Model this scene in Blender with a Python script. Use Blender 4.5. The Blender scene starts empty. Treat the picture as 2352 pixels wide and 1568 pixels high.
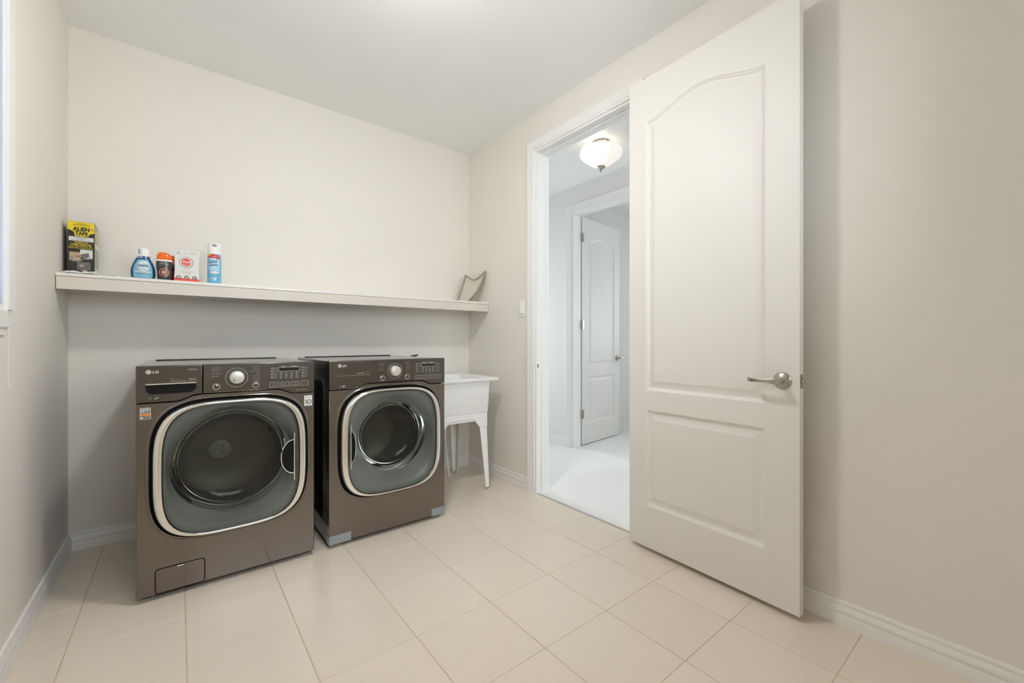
import bpy, bmesh, math, random
from mathutils import Vector, Matrix
random.seed(7)
D = bpy.data
SC = bpy.context.scene
COL = SC.collection
PI = math.pi

# ------------------------------------------------------------------ camera, world, exposure
CAM_H = 1.09
cam = D.cameras.new('camera')
cam.sensor_width = 36.0
cam.lens = 964.05 * 36.0 / 2352.0
cam.clip_start = 0.02
cam_ob = D.objects.new('camera', cam)
cam_ob.location = (0, 0, CAM_H)
cam_ob.rotation_euler = (PI / 2, 0, -math.radians(38.43))
COL.objects.link(cam_ob)
SC.camera = cam_ob

world = D.worlds.new('world')
world.use_nodes = True
bg = world.node_tree.nodes['Background']
bg.inputs[0].default_value = (0.885, 0.945, 1.0, 1)
bg.inputs[1].default_value = 4.5
SC.world = world

SC.view_settings.view_transform = 'Standard'
SC.view_settings.look = 'None'
SC.view_settings.gamma = 1.0
SC.view_settings.use_curve_mapping = False
SC.view_settings.exposure = 0.81
SC.cycles.max_bounces = 14
SC.cycles.diffuse_bounces = 8
SC.cycles.glossy_bounces = 6
SC.cycles.transparent_max_bounces = 16
SC.cycles.sample_clamp_indirect = 6.0
SC.cycles.caustics_reflective = False
SC.cycles.caustics_refractive = False

LAMP_POWER = 150.0        # emission of the laundry lamp's glass bowl
HALL_POWER = 0.22       # emission of the hall lamp's glass bowl


def portal(name, loc, rot, sx, sy):
    li = D.lights.new(name, 'AREA')
    li.shape = 'RECTANGLE'
    li.size = sx
    li.size_y = sy
    li.cycles.is_portal = True
    o = D.objects.new(name, li)
    o.location = loc
    o.rotation_euler = rot
    COL.objects.link(o)


# room: left wall x=L, right wall x=W, back wall y=B, front wall y=F, ceiling z=H
L, W, B, F, H = -0.4507, 2.007, 3.142, -0.42, 2.735
HW, HC = 3.155, 2.67             # hall's far wall, hall ceiling
WIN = (1.25, 2.114, 1.195, 2.42)  # laundry window: y0, y1, z0, z1
FRONT_FILL = (0.10, 1.50, 1.20, 2.40)  # unseen window added for fill light behind the camera, in the front wall: x0, x1, z0, z1
HALL_FILL = (W + 0.22, HW - 0.17, 0.3, 2.3)    # unseen windows added at both ends of the hall to brighten it: x0, x1, z0, z1
BED_FILL = (0.5, 2.3, 0.85, 2.3)        # unseen fill window added in the bedroom wall x = 6.3
portal('window_daylight', (L - 0.14, (WIN[0] + WIN[1]) / 2, (WIN[2] + WIN[3]) / 2), (0, -PI / 2, 0), WIN[3] - WIN[2], WIN[1] - WIN[0])
portal('rear_fill_portal', ((FRONT_FILL[0] + FRONT_FILL[1]) / 2, F - 0.14, (FRONT_FILL[2] + FRONT_FILL[3]) / 2), (PI / 2, 0, 0), FRONT_FILL[1] - FRONT_FILL[0], FRONT_FILL[3] - FRONT_FILL[2])
portal('hall_end_fill_portal', ((HALL_FILL[0] + HALL_FILL[1]) / 2, 4.52, (HALL_FILL[2] + HALL_FILL[3]) / 2), (-PI / 2, 0, 0), HALL_FILL[1] - HALL_FILL[0], HALL_FILL[3] - HALL_FILL[2])
portal('hall_start_fill_portal', ((HALL_FILL[0] + HALL_FILL[1]) / 2, -1.42, (HALL_FILL[2] + HALL_FILL[3]) / 2), (PI / 2, 0, 0), HALL_FILL[1] - HALL_FILL[0], HALL_FILL[3] - HALL_FILL[2])
portal('bedroom_fill_portal', (6.42, (BED_FILL[0] + BED_FILL[1]) / 2, (BED_FILL[2] + BED_FILL[3]) / 2), (0, PI / 2, 0), BED_FILL[3] - BED_FILL[2], BED_FILL[1] - BED_FILL[0])


# ------------------------------------------------------------------ materials
def mat(name, col, rough=0.5, metal=0.0, spec=0.5, noise=0.03, nscale=12.0, bump=0.0, bscale=200.0, coat=0.0, emit=None, estr=0.0, stretch=None):
    m = D.materials.new(name)
    m.use_nodes = True
    nt = m.node_tree
    p = nt.nodes['Principled BSDF']
    p.inputs['Roughness'].default_value = rough
    p.inputs['Metallic'].default_value = metal
    p.inputs['Specular IOR Level'].default_value = spec
    p.inputs['Coat Weight'].default_value = coat
    tc = nt.nodes.new('ShaderNodeTexCoord')
    n = nt.nodes.new('ShaderNodeTexNoise')
    n.inputs['Scale'].default_value = nscale
    n.inputs['Detail'].default_value = 3
    src = tc.outputs['Object']
    if stretch:
        mp = nt.nodes.new('ShaderNodeMapping')
        mp.inputs['Scale'].default_value = stretch
        nt.links.new(src, mp.inputs[0])
        src = mp.outputs[0]
    nt.links.new(src, n.inputs['Vector'])
    mx = nt.nodes.new('ShaderNodeMix')
    mx.data_type = 'RGBA'
    a = [max(0, c * (1 - noise)) for c in col]
    b = [min(1, c * (1 + noise)) for c in col]
    mx.inputs[6].default_value = (*a, 1)
    mx.inputs[7].default_value = (*b, 1)
    nt.links.new(n.outputs['Fac'], mx.inputs[0])
    nt.links.new(mx.outputs[2], p.inputs['Base Color'])
    if bump:
        nb = nt.nodes.new('ShaderNodeTexNoise')
        nb.inputs['Scale'].default_value = bscale
        nb.inputs['Detail'].default_value = 2
        nt.links.new(src, nb.inputs['Vector'])
        bp = nt.nodes.new('ShaderNodeBump')
        bp.inputs['Strength'].default_value = bump
        bp.inputs['Distance'].default_value = 0.002
        nt.links.new(nb.outputs['Fac'], bp.inputs['Height'])
        nt.links.new(bp.outputs[0], p.inputs['Normal'])
    if emit:
        p.inputs['Emission Color'].default_value = (*emit, 1)
        p.inputs['Emission Strength'].default_value = estr
    return m


def glass_mat(name, tint, rough=0.02, ior=1.45):
    m = D.materials.new(name)
    m.use_nodes = True
    nt = m.node_tree
    nt.nodes.clear()
    out = nt.nodes.new('ShaderNodeOutputMaterial')
    t = nt.nodes.new('ShaderNodeBsdfTransparent')
    n = nt.nodes.new('ShaderNodeTexNoise')
    n.inputs['Scale'].default_value = 3
    mx = nt.nodes.new('ShaderNodeMix')
    mx.data_type = 'RGBA'
    mx.inputs[6].default_value = (*[c * 0.98 for c in tint], 1)
    mx.inputs[7].default_value = (*tint, 1)
    nt.links.new(n.outputs['Fac'], mx.inputs[0])
    nt.links.new(mx.outputs[2], t.inputs[0])
    g = nt.nodes.new('ShaderNodeBsdfGlossy')
    g.inputs['Roughness'].default_value = rough
    f = nt.nodes.new('ShaderNodeFresnel')
    f.inputs['IOR'].default_value = ior
    s = nt.nodes.new('ShaderNodeMixShader')
    nt.links.new(f.outputs[0], s.inputs[0])
    nt.links.new(t.outputs[0], s.inputs[1])
    nt.links.new(g.outputs[0], s.inputs[2])
    nt.links.new(s.outputs[0], out.inputs[0])
    return m


def blind_mat(name, col, open_):
    m = D.materials.new(name)
    m.use_nodes = True
    nt = m.node_tree
    nt.nodes.clear()
    out = nt.nodes.new('ShaderNodeOutputMaterial')
    tl = nt.nodes.new('ShaderNodeBsdfTranslucent')
    tl.inputs[0].default_value = (*col, 1)
    wv = nt.nodes.new('ShaderNodeTexWave')
    wv.inputs['Scale'].default_value = 90
    mr = nt.nodes.new('ShaderNodeMapRange')
    mr.inputs[3].default_value = open_ * 0.9
    mr.inputs[4].default_value = open_ * 1.1
    nt.links.new(wv.outputs['Fac'], mr.inputs[0])
    tr = nt.nodes.new('ShaderNodeBsdfTransparent')
    mx = nt.nodes.new('ShaderNodeMixShader')
    nt.links.new(mr.outputs[0], mx.inputs[0])
    nt.links.new(tl.outputs[0], mx.inputs[1])
    nt.links.new(tr.outputs[0], mx.inputs[2])
    nt.links.new(mx.outputs[0], out.inputs[0])
    return m


def tile_mat():
    m = mat('cream_tile', (0.77, 0.685, 0.585), rough=0.2, spec=0.5, noise=0.02, nscale=3, bump=0.12, bscale=30, stretch=(1.5, 22, 1))
    nt = m.node_tree
    p = nt.nodes['Principled BSDF']
    oi = nt.nodes.new('ShaderNodeObjectInfo')
    hs = nt.nodes.new('ShaderNodeHueSaturation')
    mr = nt.nodes.new('ShaderNodeMapRange')
    mr.inputs[3].default_value = 0.985
    mr.inputs[4].default_value = 1.015
    nt.links.new(oi.outputs['Random'], mr.inputs[0])
    nt.links.new(mr.outputs[0], hs.inputs['Value'])
    src = p.inputs['Base Color'].links[0].from_socket
    nt.links.new(src, hs.inputs['Color'])
    nt.links.new(hs.outputs[0], p.inputs['Base Color'])
    return m


M = dict(
    wall=mat('beige_wall_paint', (0.80, 0.77, 0.715), rough=0.75, spec=0.2, noise=0.012, nscale=2, bump=0.05, bscale=250),
    hallwall=mat('pale_hall_paint', (0.80, 0.79, 0.775), rough=0.75, spec=0.2, noise=0.012, nscale=2, bump=0.05, bscale=250),
    ceil=mat('white_ceiling_paint', (0.88, 0.885, 0.875), rough=0.9, spec=0.1, noise=0.012, nscale=2, bump=0.08, bscale=180),
    trim=mat('white_trim_paint', (0.84, 0.835, 0.82), rough=0.35, noise=0.01, nscale=6),
    door=mat('white_door_paint', (0.775, 0.755, 0.715), rough=0.5, noise=0.012, nscale=2.5, bump=0.04, bscale=90, stretch=(8, 8, 1)),
    grout=mat('tan_grout', (0.55, 0.46, 0.33), rough=0.9, noise=0.25, nscale=9),
    tile=tile_mat(),
    carpet=mat('pale_carpet', (0.87, 0.865, 0.855), rough=1.0, spec=0.05, noise=0.05, nscale=300, bump=0.6, bscale=700),
    graphite=mat('graphite_steel', (0.205, 0.178, 0.158), rough=0.13, metal=0.92, noise=0.03, nscale=30, stretch=(1, 1, 14), coat=0.35),
    panel=mat('graphite_control_panel', (0.145, 0.133, 0.118), rough=0.16, metal=0.9, noise=0.02, nscale=8),
    topsteel=mat('graphite_top', (0.22, 0.215, 0.205), rough=0.12, metal=0.75, noise=0.02, nscale=8),
    blackside=mat('black_cabinet_paint', (0.018, 0.017, 0.016), rough=0.18, noise=0.1, nscale=10, coat=0.3),
    black=mat('black_plastic', (0.012, 0.012, 0.012), rough=0.25, noise=0.1, nscale=20),
    blackrub=mat('black_gasket', (0.007, 0.007, 0.007), rough=0.6, spec=0.15, noise=0.1, nscale=20),
    chrome=mat('polished_chrome', (0.94, 0.93, 0.915), rough=0.06, metal=1.0, noise=0.01, nscale=10),
    nickel=mat('brushed_nickel', (0.46, 0.42, 0.37), rough=0.27, metal=1.0, noise=0.04, nscale=40),
    knob=mat('satin_knob', (0.62, 0.60, 0.55), rough=0.32, metal=0.35, noise=0.02, nscale=60),
    doorgrey=mat('grey_inner_door', (0.61, 0.62, 0.58), rough=0.28, noise=0.03, nscale=5),
    drum=mat('drum_steel', (0.29, 0.27, 0.235), rough=0.4, metal=0.3, noise=0.12, nscale=5),
    hub=mat('drum_hub_grey', (0.80, 0.76, 0.70), rough=0.45, noise=0.03, nscale=20),
    doorglass=glass_mat('tinted_door_glass', (0.74, 0.765, 0.74), rough=0.015, ior=1.5),
    bowlglass=glass_mat('door_bowl_glass', (0.62, 0.63, 0.60), rough=0.03, ior=1.45),
    print=mat('pale_grey_print', (0.62, 0.60, 0.54), rough=0.5, noise=0.02),
    dimprint=mat('dim_grey_print', (0.33, 0.32, 0.28), rough=0.5, noise=0.02),
    darkprint=mat('dark_print', (0.02, 0.02, 0.02), rough=0.5, noise=0.02),
    btn=mat('grey_panel_button', (0.11, 0.105, 0.095), rough=0.4, metal=0.3, noise=0.03),
    displayface=mat('dark_display_face', (0.07, 0.065, 0.055), rough=0.2, noise=0.03),
    lcd=mat('black_display_glass', (0.012, 0.012, 0.010), rough=0.08, noise=0.03),
    tape=mat('blue_grey_tape', (0.30, 0.33, 0.35), rough=0.3, noise=0.05, nscale=30),
    foot=mat('grey_levelling_foot', (0.32, 0.33, 0.32), rough=0.4, noise=0.05),
    white=mat('white_plastic', (0.88, 0.88, 0.875), rough=0.35, noise=0.01),
    legwhite=mat('white_leg_plastic', (0.80, 0.79, 0.75), rough=0.4, noise=0.02),
    shelf=mat('white_melamine', (0.80, 0.785, 0.75), rough=0.3, noise=0.012, nscale=4),
    fascia=mat('painted_shelf_board', (0.70, 0.655, 0.595), rough=0.45, noise=0.02, nscale=5),
    rawwood=mat('raw_wood_edge', (0.30, 0.18, 0.09), rough=0.8, noise=0.2, nscale=40),
    lint=mat('grey_lint_frame', (0.33, 0.315, 0.265), rough=0.5, noise=0.03),
    lintmesh=mat('beige_lint_mesh', (0.60, 0.55, 0.46), rough=0.7, noise=0.05, nscale=400),
    wrap=mat('crumpled_white_wrap', (0.72, 0.72, 0.68), rough=0.3, noise=0.08, nscale=60),
    vinyl=mat('white_vinyl_sash', (0.80, 0.81, 0.82), rough=0.3, noise=0.01),
    pane=glass_mat('window_glass', (0.97, 0.98, 0.98), rough=0.0, ior=1.45),
    blind=blind_mat('drawn_sheer_blind', (0.27, 0.29, 0.32), 0.06),
    yellow=mat('yellow_print', (0.80, 0.62, 0.015), rough=0.45, noise=0.02),
    cartonblack=mat('black_carton', (0.022, 0.021, 0.019), rough=0.4, noise=0.1, nscale=30),
    cartonside=mat('grey_green_carton_side', (0.42, 0.41, 0.30), rough=0.45, noise=0.1, nscale=20),
    paper=mat('white_print', (0.74, 0.74, 0.71), rough=0.5, noise=0.02),
    paleyellow=mat('pale_yellow_print', (0.64, 0.58, 0.26), rough=0.5, noise=0.05),
    tan=mat('tan_print', (0.52, 0.37, 0.24), rough=0.5, noise=0.08, nscale=30),
    greypic=mat('grey_print', (0.16, 0.14, 0.12), rough=0.5, noise=0.1, nscale=40),
    midgrey=mat('mid_grey_print', (0.42, 0.42, 0.40), rough=0.5, noise=0.05),
    dawnblue=mat('deep_blue_bottle', (0.006, 0.095, 0.235), rough=0.12, noise=0.05, coat=0.4),
    dawnlabel=mat('pale_blue_label', (0.20, 0.46, 0.58), rough=0.35, noise=0.12, nscale=18),
    dawnpale=mat('icy_label_oval', (0.60, 0.74, 0.78), rough=0.35, noise=0.03),
    navy=mat('navy_print', (0.012, 0.045, 0.17), rough=0.4, noise=0.02),
    orange=mat('orange_cap', (0.86, 0.155, 0.012), rough=0.18, noise=0.03, coat=0.3),
    darkbottle=mat('charcoal_bottle', (0.035, 0.033, 0.033), rough=0.22, noise=0.08, coat=0.2),
    copper=mat('copper_print', (0.42, 0.17, 0.09), rough=0.3, noise=0.25, nscale=60),
    red=mat('red_print', (0.78, 0.065, 0.025), rough=0.4, noise=0.02),
    lysred=mat('deep_red_print', (0.62, 0.02, 0.03), rough=0.35, noise=0.02),
    sky=mat('sky_blue_can', (0.17, 0.50, 0.74), rough=0.25, noise=0.06, nscale=30),
    palesky=mat('pale_sky_print', (0.50, 0.73, 0.86), rough=0.3, noise=0.05, nscale=30),
    lamp=mat('lit_alabaster_glass', (0.9, 0.82, 0.7), rough=0.4, noise=0.05, nscale=8, emit=(1.0, 0.975, 0.945), estr=LAMP_POWER),
    halllamp=mat('lit_hall_glass', (0.9, 0.85, 0.78), rough=0.4, noise=0.05, nscale=8, emit=(1.0, 0.93, 0.86), estr=HALL_POWER),
    stickerblue=mat('slate_sticker', (0.14, 0.19, 0.20), rough=0.4, noise=0.05),
    stickerorange=mat('orange_sticker', (0.62, 0.24, 0.07), rough=0.4, noise=0.05),
)


def bulb_glow(m, centre, radius, base, hot):
    """a lit bowl glows brightest where its bulb sits behind the glass (object space)"""
    nt = m.node_tree
    p = nt.nodes['Principled BSDF']
    tc = nt.nodes.new('ShaderNodeTexCoord')
    vd = nt.nodes.new('ShaderNodeVectorMath')
    vd.operation = 'DISTANCE'
    vd.inputs[1].default_value = centre
    nt.links.new(tc.outputs['Object'], vd.inputs[0])
    mr = nt.nodes.new('ShaderNodeMapRange')
    mr.interpolation_type = 'SMOOTHSTEP'
    mr.inputs[1].default_value = radius * 0.3
    mr.inputs[2].default_value = radius
    mr.inputs[3].default_value = hot
    mr.inputs[4].default_value = base
    nt.links.new(vd.outputs['Value'], mr.inputs[0])
    nt.links.new(mr.outputs[0], p.inputs['Emission Strength'])


bulb_glow(M['lamp'], (0.0, 0.0, -0.125), 0.125, 10.0, LAMP_POWER)
bulb_glow(M['halllamp'], (-0.135, -0.04, -0.115), 0.13, HALL_POWER, HALL_POWER * 6)


# ------------------------------------------------------------------ mesh helpers
class MB:
    def __init__(s):
        s.v = []
        s.f = []

    def add(s, pts, faces):
        o = len(s.v)
        s.v += [tuple(p) for p in pts]
        s.f += [tuple(i + o for i in f) for f in faces]
        return s

    def box(s, x0, x1, y0, y1, z0, z1):
        p = [(x, y, z) for z in (z0, z1) for y in (y0, y1) for x in (x0, x1)]
        return s.add(p, [(0, 2, 3, 1), (4, 5, 7, 6), (0, 1, 5, 4), (2, 6, 7, 3), (0, 4, 6, 2), (1, 3, 7, 5)])

    def loft(s, loops, cap0=False, cap1=False, closed=True):
        n = len(loops[0])
        pts = [p for lp in loops for p in lp]
        fs = []
        for i in range(len(loops) - 1):
            for j in range(n if closed else n - 1):
                k = (j + 1) % n
                fs.append((i * n + j, i * n + k, (i + 1) * n + k, (i + 1) * n + j))
        if cap0:
            fs.append(tuple(range(n - 1, -1, -1)))
        if cap1:
            fs.append(tuple(range((len(loops) - 1) * n, len(loops) * n)))
        return s.add(pts, fs)

    def prism(s, pts, y0, y1):
        """outline of (x, z) points pushed from y0 to y1"""
        return s.loft([[(x, y0, z) for x, z in pts], [(x, y1, z) for x, z in pts]], True, True)

    def lathe(s, prof, c=(0, 0, 0), n=32, axis='z', cap0=False, cap1=False):
        loops = []
        for r, h in prof:
            lp = []
            for k in range(n):
                a = 2 * PI * k / n
                u, w = r * math.cos(a), r * math.sin(a)
                if axis == 'z':
                    lp.append((c[0] + u, c[1] + w, c[2] + h))
                elif axis == 'y':
                    lp.append((c[0] + u, c[1] + h, c[2] + w))
                else:
                    lp.append((c[0] + h, c[1] + u, c[2] + w))
            loops.append(lp)
        return s.loft(loops, cap0, cap1)

    def tube(s, path, r, n=10, cap=True):
        path = [Vector(p) for p in path]
        rs = r if isinstance(r, (list, tuple)) else [r] * len(path)
        loops = []
        up = Vector((0, 0, 1))
        for i, p in enumerate(path):
            a = path[max(0, i - 1)]
            b = path[min(len(path) - 1, i + 1)]
            d = (b - a).normalized()
            ref = up if abs(d.dot(up)) < 0.95 else Vector((1, 0, 0))
            e1 = d.cross(ref).normalized()
            e2 = d.cross(e1)
            loops.append([tuple(p + rs[i] * (math.cos(t) * e1 + math.sin(t) * e2)) for t in [2 * PI * k / n for k in range(n)]])
        return s.loft(loops, cap, cap)

    def mesh(s, name, m, ang=38):
        me = D.meshes.new(name)
        me.from_pydata(s.v, [], s.f)
        bm = bmesh.new()
        bm.from_mesh(me)
        bmesh.ops.recalc_face_normals(bm, faces=bm.faces)
        bm.to_mesh(me)
        bm.free()
        me.polygons.foreach_set('use_smooth', [True] * len(me.polygons))
        me.set_sharp_from_angle(angle=math.radians(ang))
        if m:
            me.materials.append(m)
        return me

    def build(s, name, m, parent=None, bevel=0.0, seg=2, loc=None, rot=None, ang=38):
        o = D.objects.new(name, s.mesh(name, m, ang))
        COL.objects.link(o)
        if parent:
            o.parent = parent
        if loc:
            o.location = loc
        if rot:
            o.rotation_euler = rot
        if bevel:
            b = o.modifiers.new('bevel', 'BEVEL')
            b.width = bevel
            b.segments = seg
            b.limit_method = 'ANGLE'
            b.harden_normals = False
        return o


def tag(o, label=None, cat=None, group=None, kind=None):
    for k, v in (('label', label), ('category', cat), ('group', group), ('kind', kind)):
        if v:
            o[k] = v
    return o


def thing(name, label, cat, loc=(0, 0, 0), rz=0.0, group=None, kind=None):
    o = D.objects.new(name, None)
    o.empty_display_size = 0.05
    o.location = loc
    o.rotation_euler = (0, 0, rz)
    COL.objects.link(o)
    return tag(o, label, cat, group, kind)


def rrect(x0, x1, z0, z1, r, n=5):
    pts = []
    for cx, cz, a0 in ((x1 - r, z0 + r, -90), (x1 - r, z1 - r, 0), (x0 + r, z1 - r, 90), (x0 + r, z0 + r, 180)):
        for k in range(n + 1):
            a = math.radians(a0 + 90 * k / n)
            pts.append((cx + r * math.cos(a), cz + r * math.sin(a)))
    return pts


def sel(a, b, t, n=4.0):
    """point of a superellipse at angle t"""
    c, s = math.cos(t), math.sin(t)
    k = (abs(c / a) ** n + abs(s / b) ** n) ** (-1.0 / n)
    return k * c, k * s


def circ(cx, cz, r, n=24, rz=None):
    return [(cx + r * math.cos(2 * PI * k / n), cz + (rz or r) * math.sin(2 * PI * k / n)) for k in range(n)]


def flat(name, pts, y, m, parent, th=0.0006, surf=None):
    """thin print, label or plate in the x-z plane, front at y (or following the surface surf(x, z))"""
    mb = MB()
    if surf is None:
        mb.prism(pts, y, y + th)
        return mb.build(name, m, parent)
    # fill the outline with a grid-like fan so that it follows a curved surface
    cx = sum(p[0] for p in pts) / len(pts)
    cz = sum(p[1] for p in pts) / len(pts)
    loops = []
    for k in range(6):
        s_ = 1 - k / 5 * 0.999
        loops.append([(cx + (x - cx) * s_, surf(cx + (x - cx) * s_, cz + (z - cz) * s_) - y, cz + (z - cz) * s_) for x, z in pts])
    mb.loft(loops)
    return mb.build(name, m, parent)


def dens(pts, step):
    out = []
    for i, (x, z) in enumerate(pts):
        x2, z2 = pts[(i + 1) % len(pts)]
        n = max(1, int(math.hypot(x2 - x, z2 - z) / step))
        out += [(x + (x2 - x) * k / n, z + (z2 - z) * k / n) for k in range(n)]
    return out


def text(s, x0, x1, z0, z1, y, m, parent, name='lettering', bold=0.0, surf=None, rot90=False, shear=0.0, slant=0.0):
    """flat lettering that fills the box x0..x1, z0..z1 and faces -y"""
    cu = D.curves.new('lettering', 'FONT')
    cu.body = s
    cu.size = 1.0
    cu.resolution_u = 2
    cu.offset = bold
    cu.shear = shear
    cu.align_x = 'CENTER'
    ob = D.objects.new('lettering', cu)
    COL.objects.link(ob)
    bpy.context.view_layer.update()
    me = D.meshes.new_from_object(ob.evaluated_get(bpy.context.evaluated_depsgraph_get()))
    D.objects.remove(ob)
    D.curves.remove(cu)
    vs = [v.co.copy() for v in me.vertices]
    if rot90:
        vs = [Vector((-v.y, v.x, 0)) for v in vs]
    ax, bx = min(v.x for v in vs), max(v.x for v in vs)
    az, bz = min(v.y for v in vs), max(v.y for v in vs)
    for v, p in zip(me.vertices, vs):
        x = x0 + (p.x - ax) / (bx - ax) * (x1 - x0)
        z = z0 + (p.y - az) / (bz - az) * (z1 - z0) + slant * (x - x0)
        v.co = (x, (surf(x, z) - y) if surf else y, z)
    me.name = name
    me.materials.clear()
    me.materials.append(m)
    o = D.objects.new(name, me)
    COL.objects.link(o)
    o.parent = parent
    return o


def ringflat(name, cx, cz, r0, r1, y, m, parent, n=32, h=0.002):
    mb = MB()
    mb.lathe([(r0, 0), (r0, -h), (r1, -h), (r1, 0)], (cx, y, cz), n, 'y')
    return mb.build(name, m, parent)


def sweep(path, prof, place, flip=1):
    """profile (d outward from the path, h off the wall) swept along a mitred 2-D path; place(u, v, h) -> xyz"""
    n = len(path)
    loops = []
    for i in range(n):
        p = Vector(path[i])
        t0 = (p - Vector(path[i - 1])).normalized() if i else None
        t1 = (Vector(path[i + 1]) - p).normalized() if i < n - 1 else None
        t0 = t0 or t1
        t1 = t1 or t0
        n0 = Vector((-t0.y, t0.x)) * flip
        n1 = Vector((-t1.y, t1.x)) * flip
        mdir = (n0 + n1)
        mdir = mdir / (mdir.length_squared / 2) if mdir.length > 1e-6 else n0
        loops.append([place(p.x + mdir.x * d, p.y + mdir.y * d, h) for d, h in prof])
    mb = MB()
    mb.loft(loops, True, True)
    return mb


# ------------------------------------------------------------------ room shell
T = 0.12


def struct(name, mb, m, label, cat, bevel=0.0, parent=None):
    o = mb.build(name, m, parent, bevel)
    return tag(o, label, cat, None, 'structure')


floor = struct('floor', MB().box(L - T, W, F - T, B + T, -0.12, -0.0013), M['grout'], 'laundry floor of cream tiles with tan grout joints', 'floor')
SX, SY, X0, Y0 = 0.3336, 0.3405, 0.0204, 2.1171
tile_mesh = {}
for i in range(-3, 7):
    for j in range(-5, 9):
        ax, bx = X0 + SX * i + 0.0016, X0 + SX * (i + 1) - 0.0016
        ay, by = Y0 - SY * (j + 1) + 0.0008, Y0 - SY * j - 0.0008
        ax, bx, ay, by = max(ax, L), min(bx, W), max(ay, F), min(by, B)
        if bx - ax < 0.01 or by - ay < 0.01:
            continue
        key = (round(bx - ax, 3), round(by - ay, 3))
        if key not in tile_mesh:
            w2, h2, e = (bx - ax) / 2, (by - ay) / 2, 0.0009
            mb = MB()
            mb.loft([[(-w2, -h2, -0.006), (w2, -h2, -0.006), (w2, h2, -0.006), (-w2, h2, -0.006)],
                     [(-w2, -h2, -e), (w2, -h2, -e), (w2, h2, -e), (-w2, h2, -e)],
                     [(-w2 + e, -h2 + e, 0), (w2 - e, -h2 + e, 0), (w2 - e, h2 - e, 0), (-w2 + e, h2 - e, 0)]], True, True)
            tile_mesh[key] = mb.mesh('tile', M['tile'], 20)
        o = D.objects.new('tile', tile_mesh[key])
        COL.objects.link(o)
        o.parent = floor
        o.location = ((ax + bx) / 2, (ay + by) / 2, 0)

struct('ceiling', MB().box(L - T, W + 0.06, F - T, B + T, H, H + 0.1), M['ceil'], 'white laundry room ceiling', 'ceiling')
struct('wall_back', MB().box(L - T, W + T, B, B + T, 0, H), M['wall'], 'beige wall behind the washer, dryer and long shelf', 'wall')
struct('wall_front', MB().box(L - T, FRONT_FILL[0], F - T, F, 0, H).box(FRONT_FILL[1], W + T, F - T, F, 0, H).box(FRONT_FILL[0], FRONT_FILL[1], F - T, F, 0, FRONT_FILL[2]).box(FRONT_FILL[0], FRONT_FILL[1], F - T, F, FRONT_FILL[3], H), M['wall'], 'beige wall opposite the washer and dryer', 'wall')
mb = MB()
mb.box(L - T, L, F, WIN[0], 0, H).box(L - T, L, WIN[1], B, 0, H)
mb.box(L - T, L, WIN[0], WIN[1], 0, WIN[2]).box(L - T, L, WIN[0], WIN[1], WIN[3], H)
struct('wall_left', mb, M['wall'], 'beige wall with the window, left of the washer', 'wall')
OY0, OY1, OZ = 1.422, 2.262, 2.462      # laundry door opening
mb = MB()
mb.box(W, W + 0.06, F, OY0, 0, H).box(W, W + 0.06, OY1, B, 0, H).box(W, W + 0.06, OY0, OY1, OZ, H)
struct('wall_right', mb, M['wall'], 'beige wall holding the hall doorway', 'wall')
mb = MB()
HY0, HY1 = -1.3, 4.4
mb.box(W + 0.06, W + T, HY0, OY0, 0, HC).box(W + 0.06, W + T, OY1, HY1, 0, HC).box(W + 0.06, W + T, OY0, OY1, OZ, HC)
struct('wall_hall_near', mb, M['hallwall'], 'hall side of the wall between laundry and hall', 'wall')

# hall and bedroom beyond
DY0, DY1, DZ = 2.17, 2.985, 2.40       # bedroom doorway
mb = MB()
mb.box(HW, HW + 0.11, HY0, DY0, 0, HC).box(HW, HW + 0.11, DY1, HY1, 0, HC).box(HW, HW + 0.11, DY0, DY1, DZ, HC)
struct('wall_hall_far', mb, M['hallwall'], 'pale hall wall holding the bedroom doorway', 'wall')
for nm, ya, yb, lb in (('wall_hall_end', HY1, HY1 + 0.1, 'far end wall of the hall'), ('wall_hall_start', HY0 - 0.1, HY0, 'near end wall of the hall')):
    mb = MB()
    mb.box(W + T, HALL_FILL[0], ya, yb, 0, HC).box(HALL_FILL[1], HW, ya, yb, 0, HC).box(HALL_FILL[0], HALL_FILL[1], ya, yb, 0, HALL_FILL[2]).box(HALL_FILL[0], HALL_FILL[1], ya, yb, HALL_FILL[3], HC)
    wl = struct(nm, mb, M['hallwall'], lb + ', with an added fill window', 'wall')
    mb = MB()
    ym = (ya + yb) / 2
    for a, b, c, d in ((HALL_FILL[0], HALL_FILL[0] + 0.04, HALL_FILL[2], HALL_FILL[3]), (HALL_FILL[1] - 0.04, HALL_FILL[1], HALL_FILL[2], HALL_FILL[3]), (HALL_FILL[0] + 0.04, HALL_FILL[1] - 0.04, HALL_FILL[2], HALL_FILL[2] + 0.04), (HALL_FILL[0] + 0.04, HALL_FILL[1] - 0.04, HALL_FILL[3] - 0.04, HALL_FILL[3])):
        mb.box(a, b, ym - 0.03, ym + 0.03, c, d)
    mb.build('window_frame', M['vinyl'], wl)  # frame of the added hall window
    MB().box(HALL_FILL[0] + 0.035, HALL_FILL[1] - 0.035, ym - 0.003, ym + 0.003, HALL_FILL[2] + 0.035, HALL_FILL[3] - 0.035).build('pane', M['pane'], wl)
struct('ceiling_hall', MB().box(W + 0.06, 6.5, HY0 - 0.1, HY1 + 0.1, HC, HC + 0.1), M['ceil'], 'white ceiling of the hall beyond the open door', 'ceiling')
struct('floor_hall', MB().box(W + 0.012, 6.5, HY0 - 0.1, HY1 + 0.1, -0.1, 0.006), M['carpet'], 'pale carpet in the hall beyond the doorway', 'floor')
BX0, BX1, BY0, BY1 = HW + 0.11, 6.3, 0.2, 3.19
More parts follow.
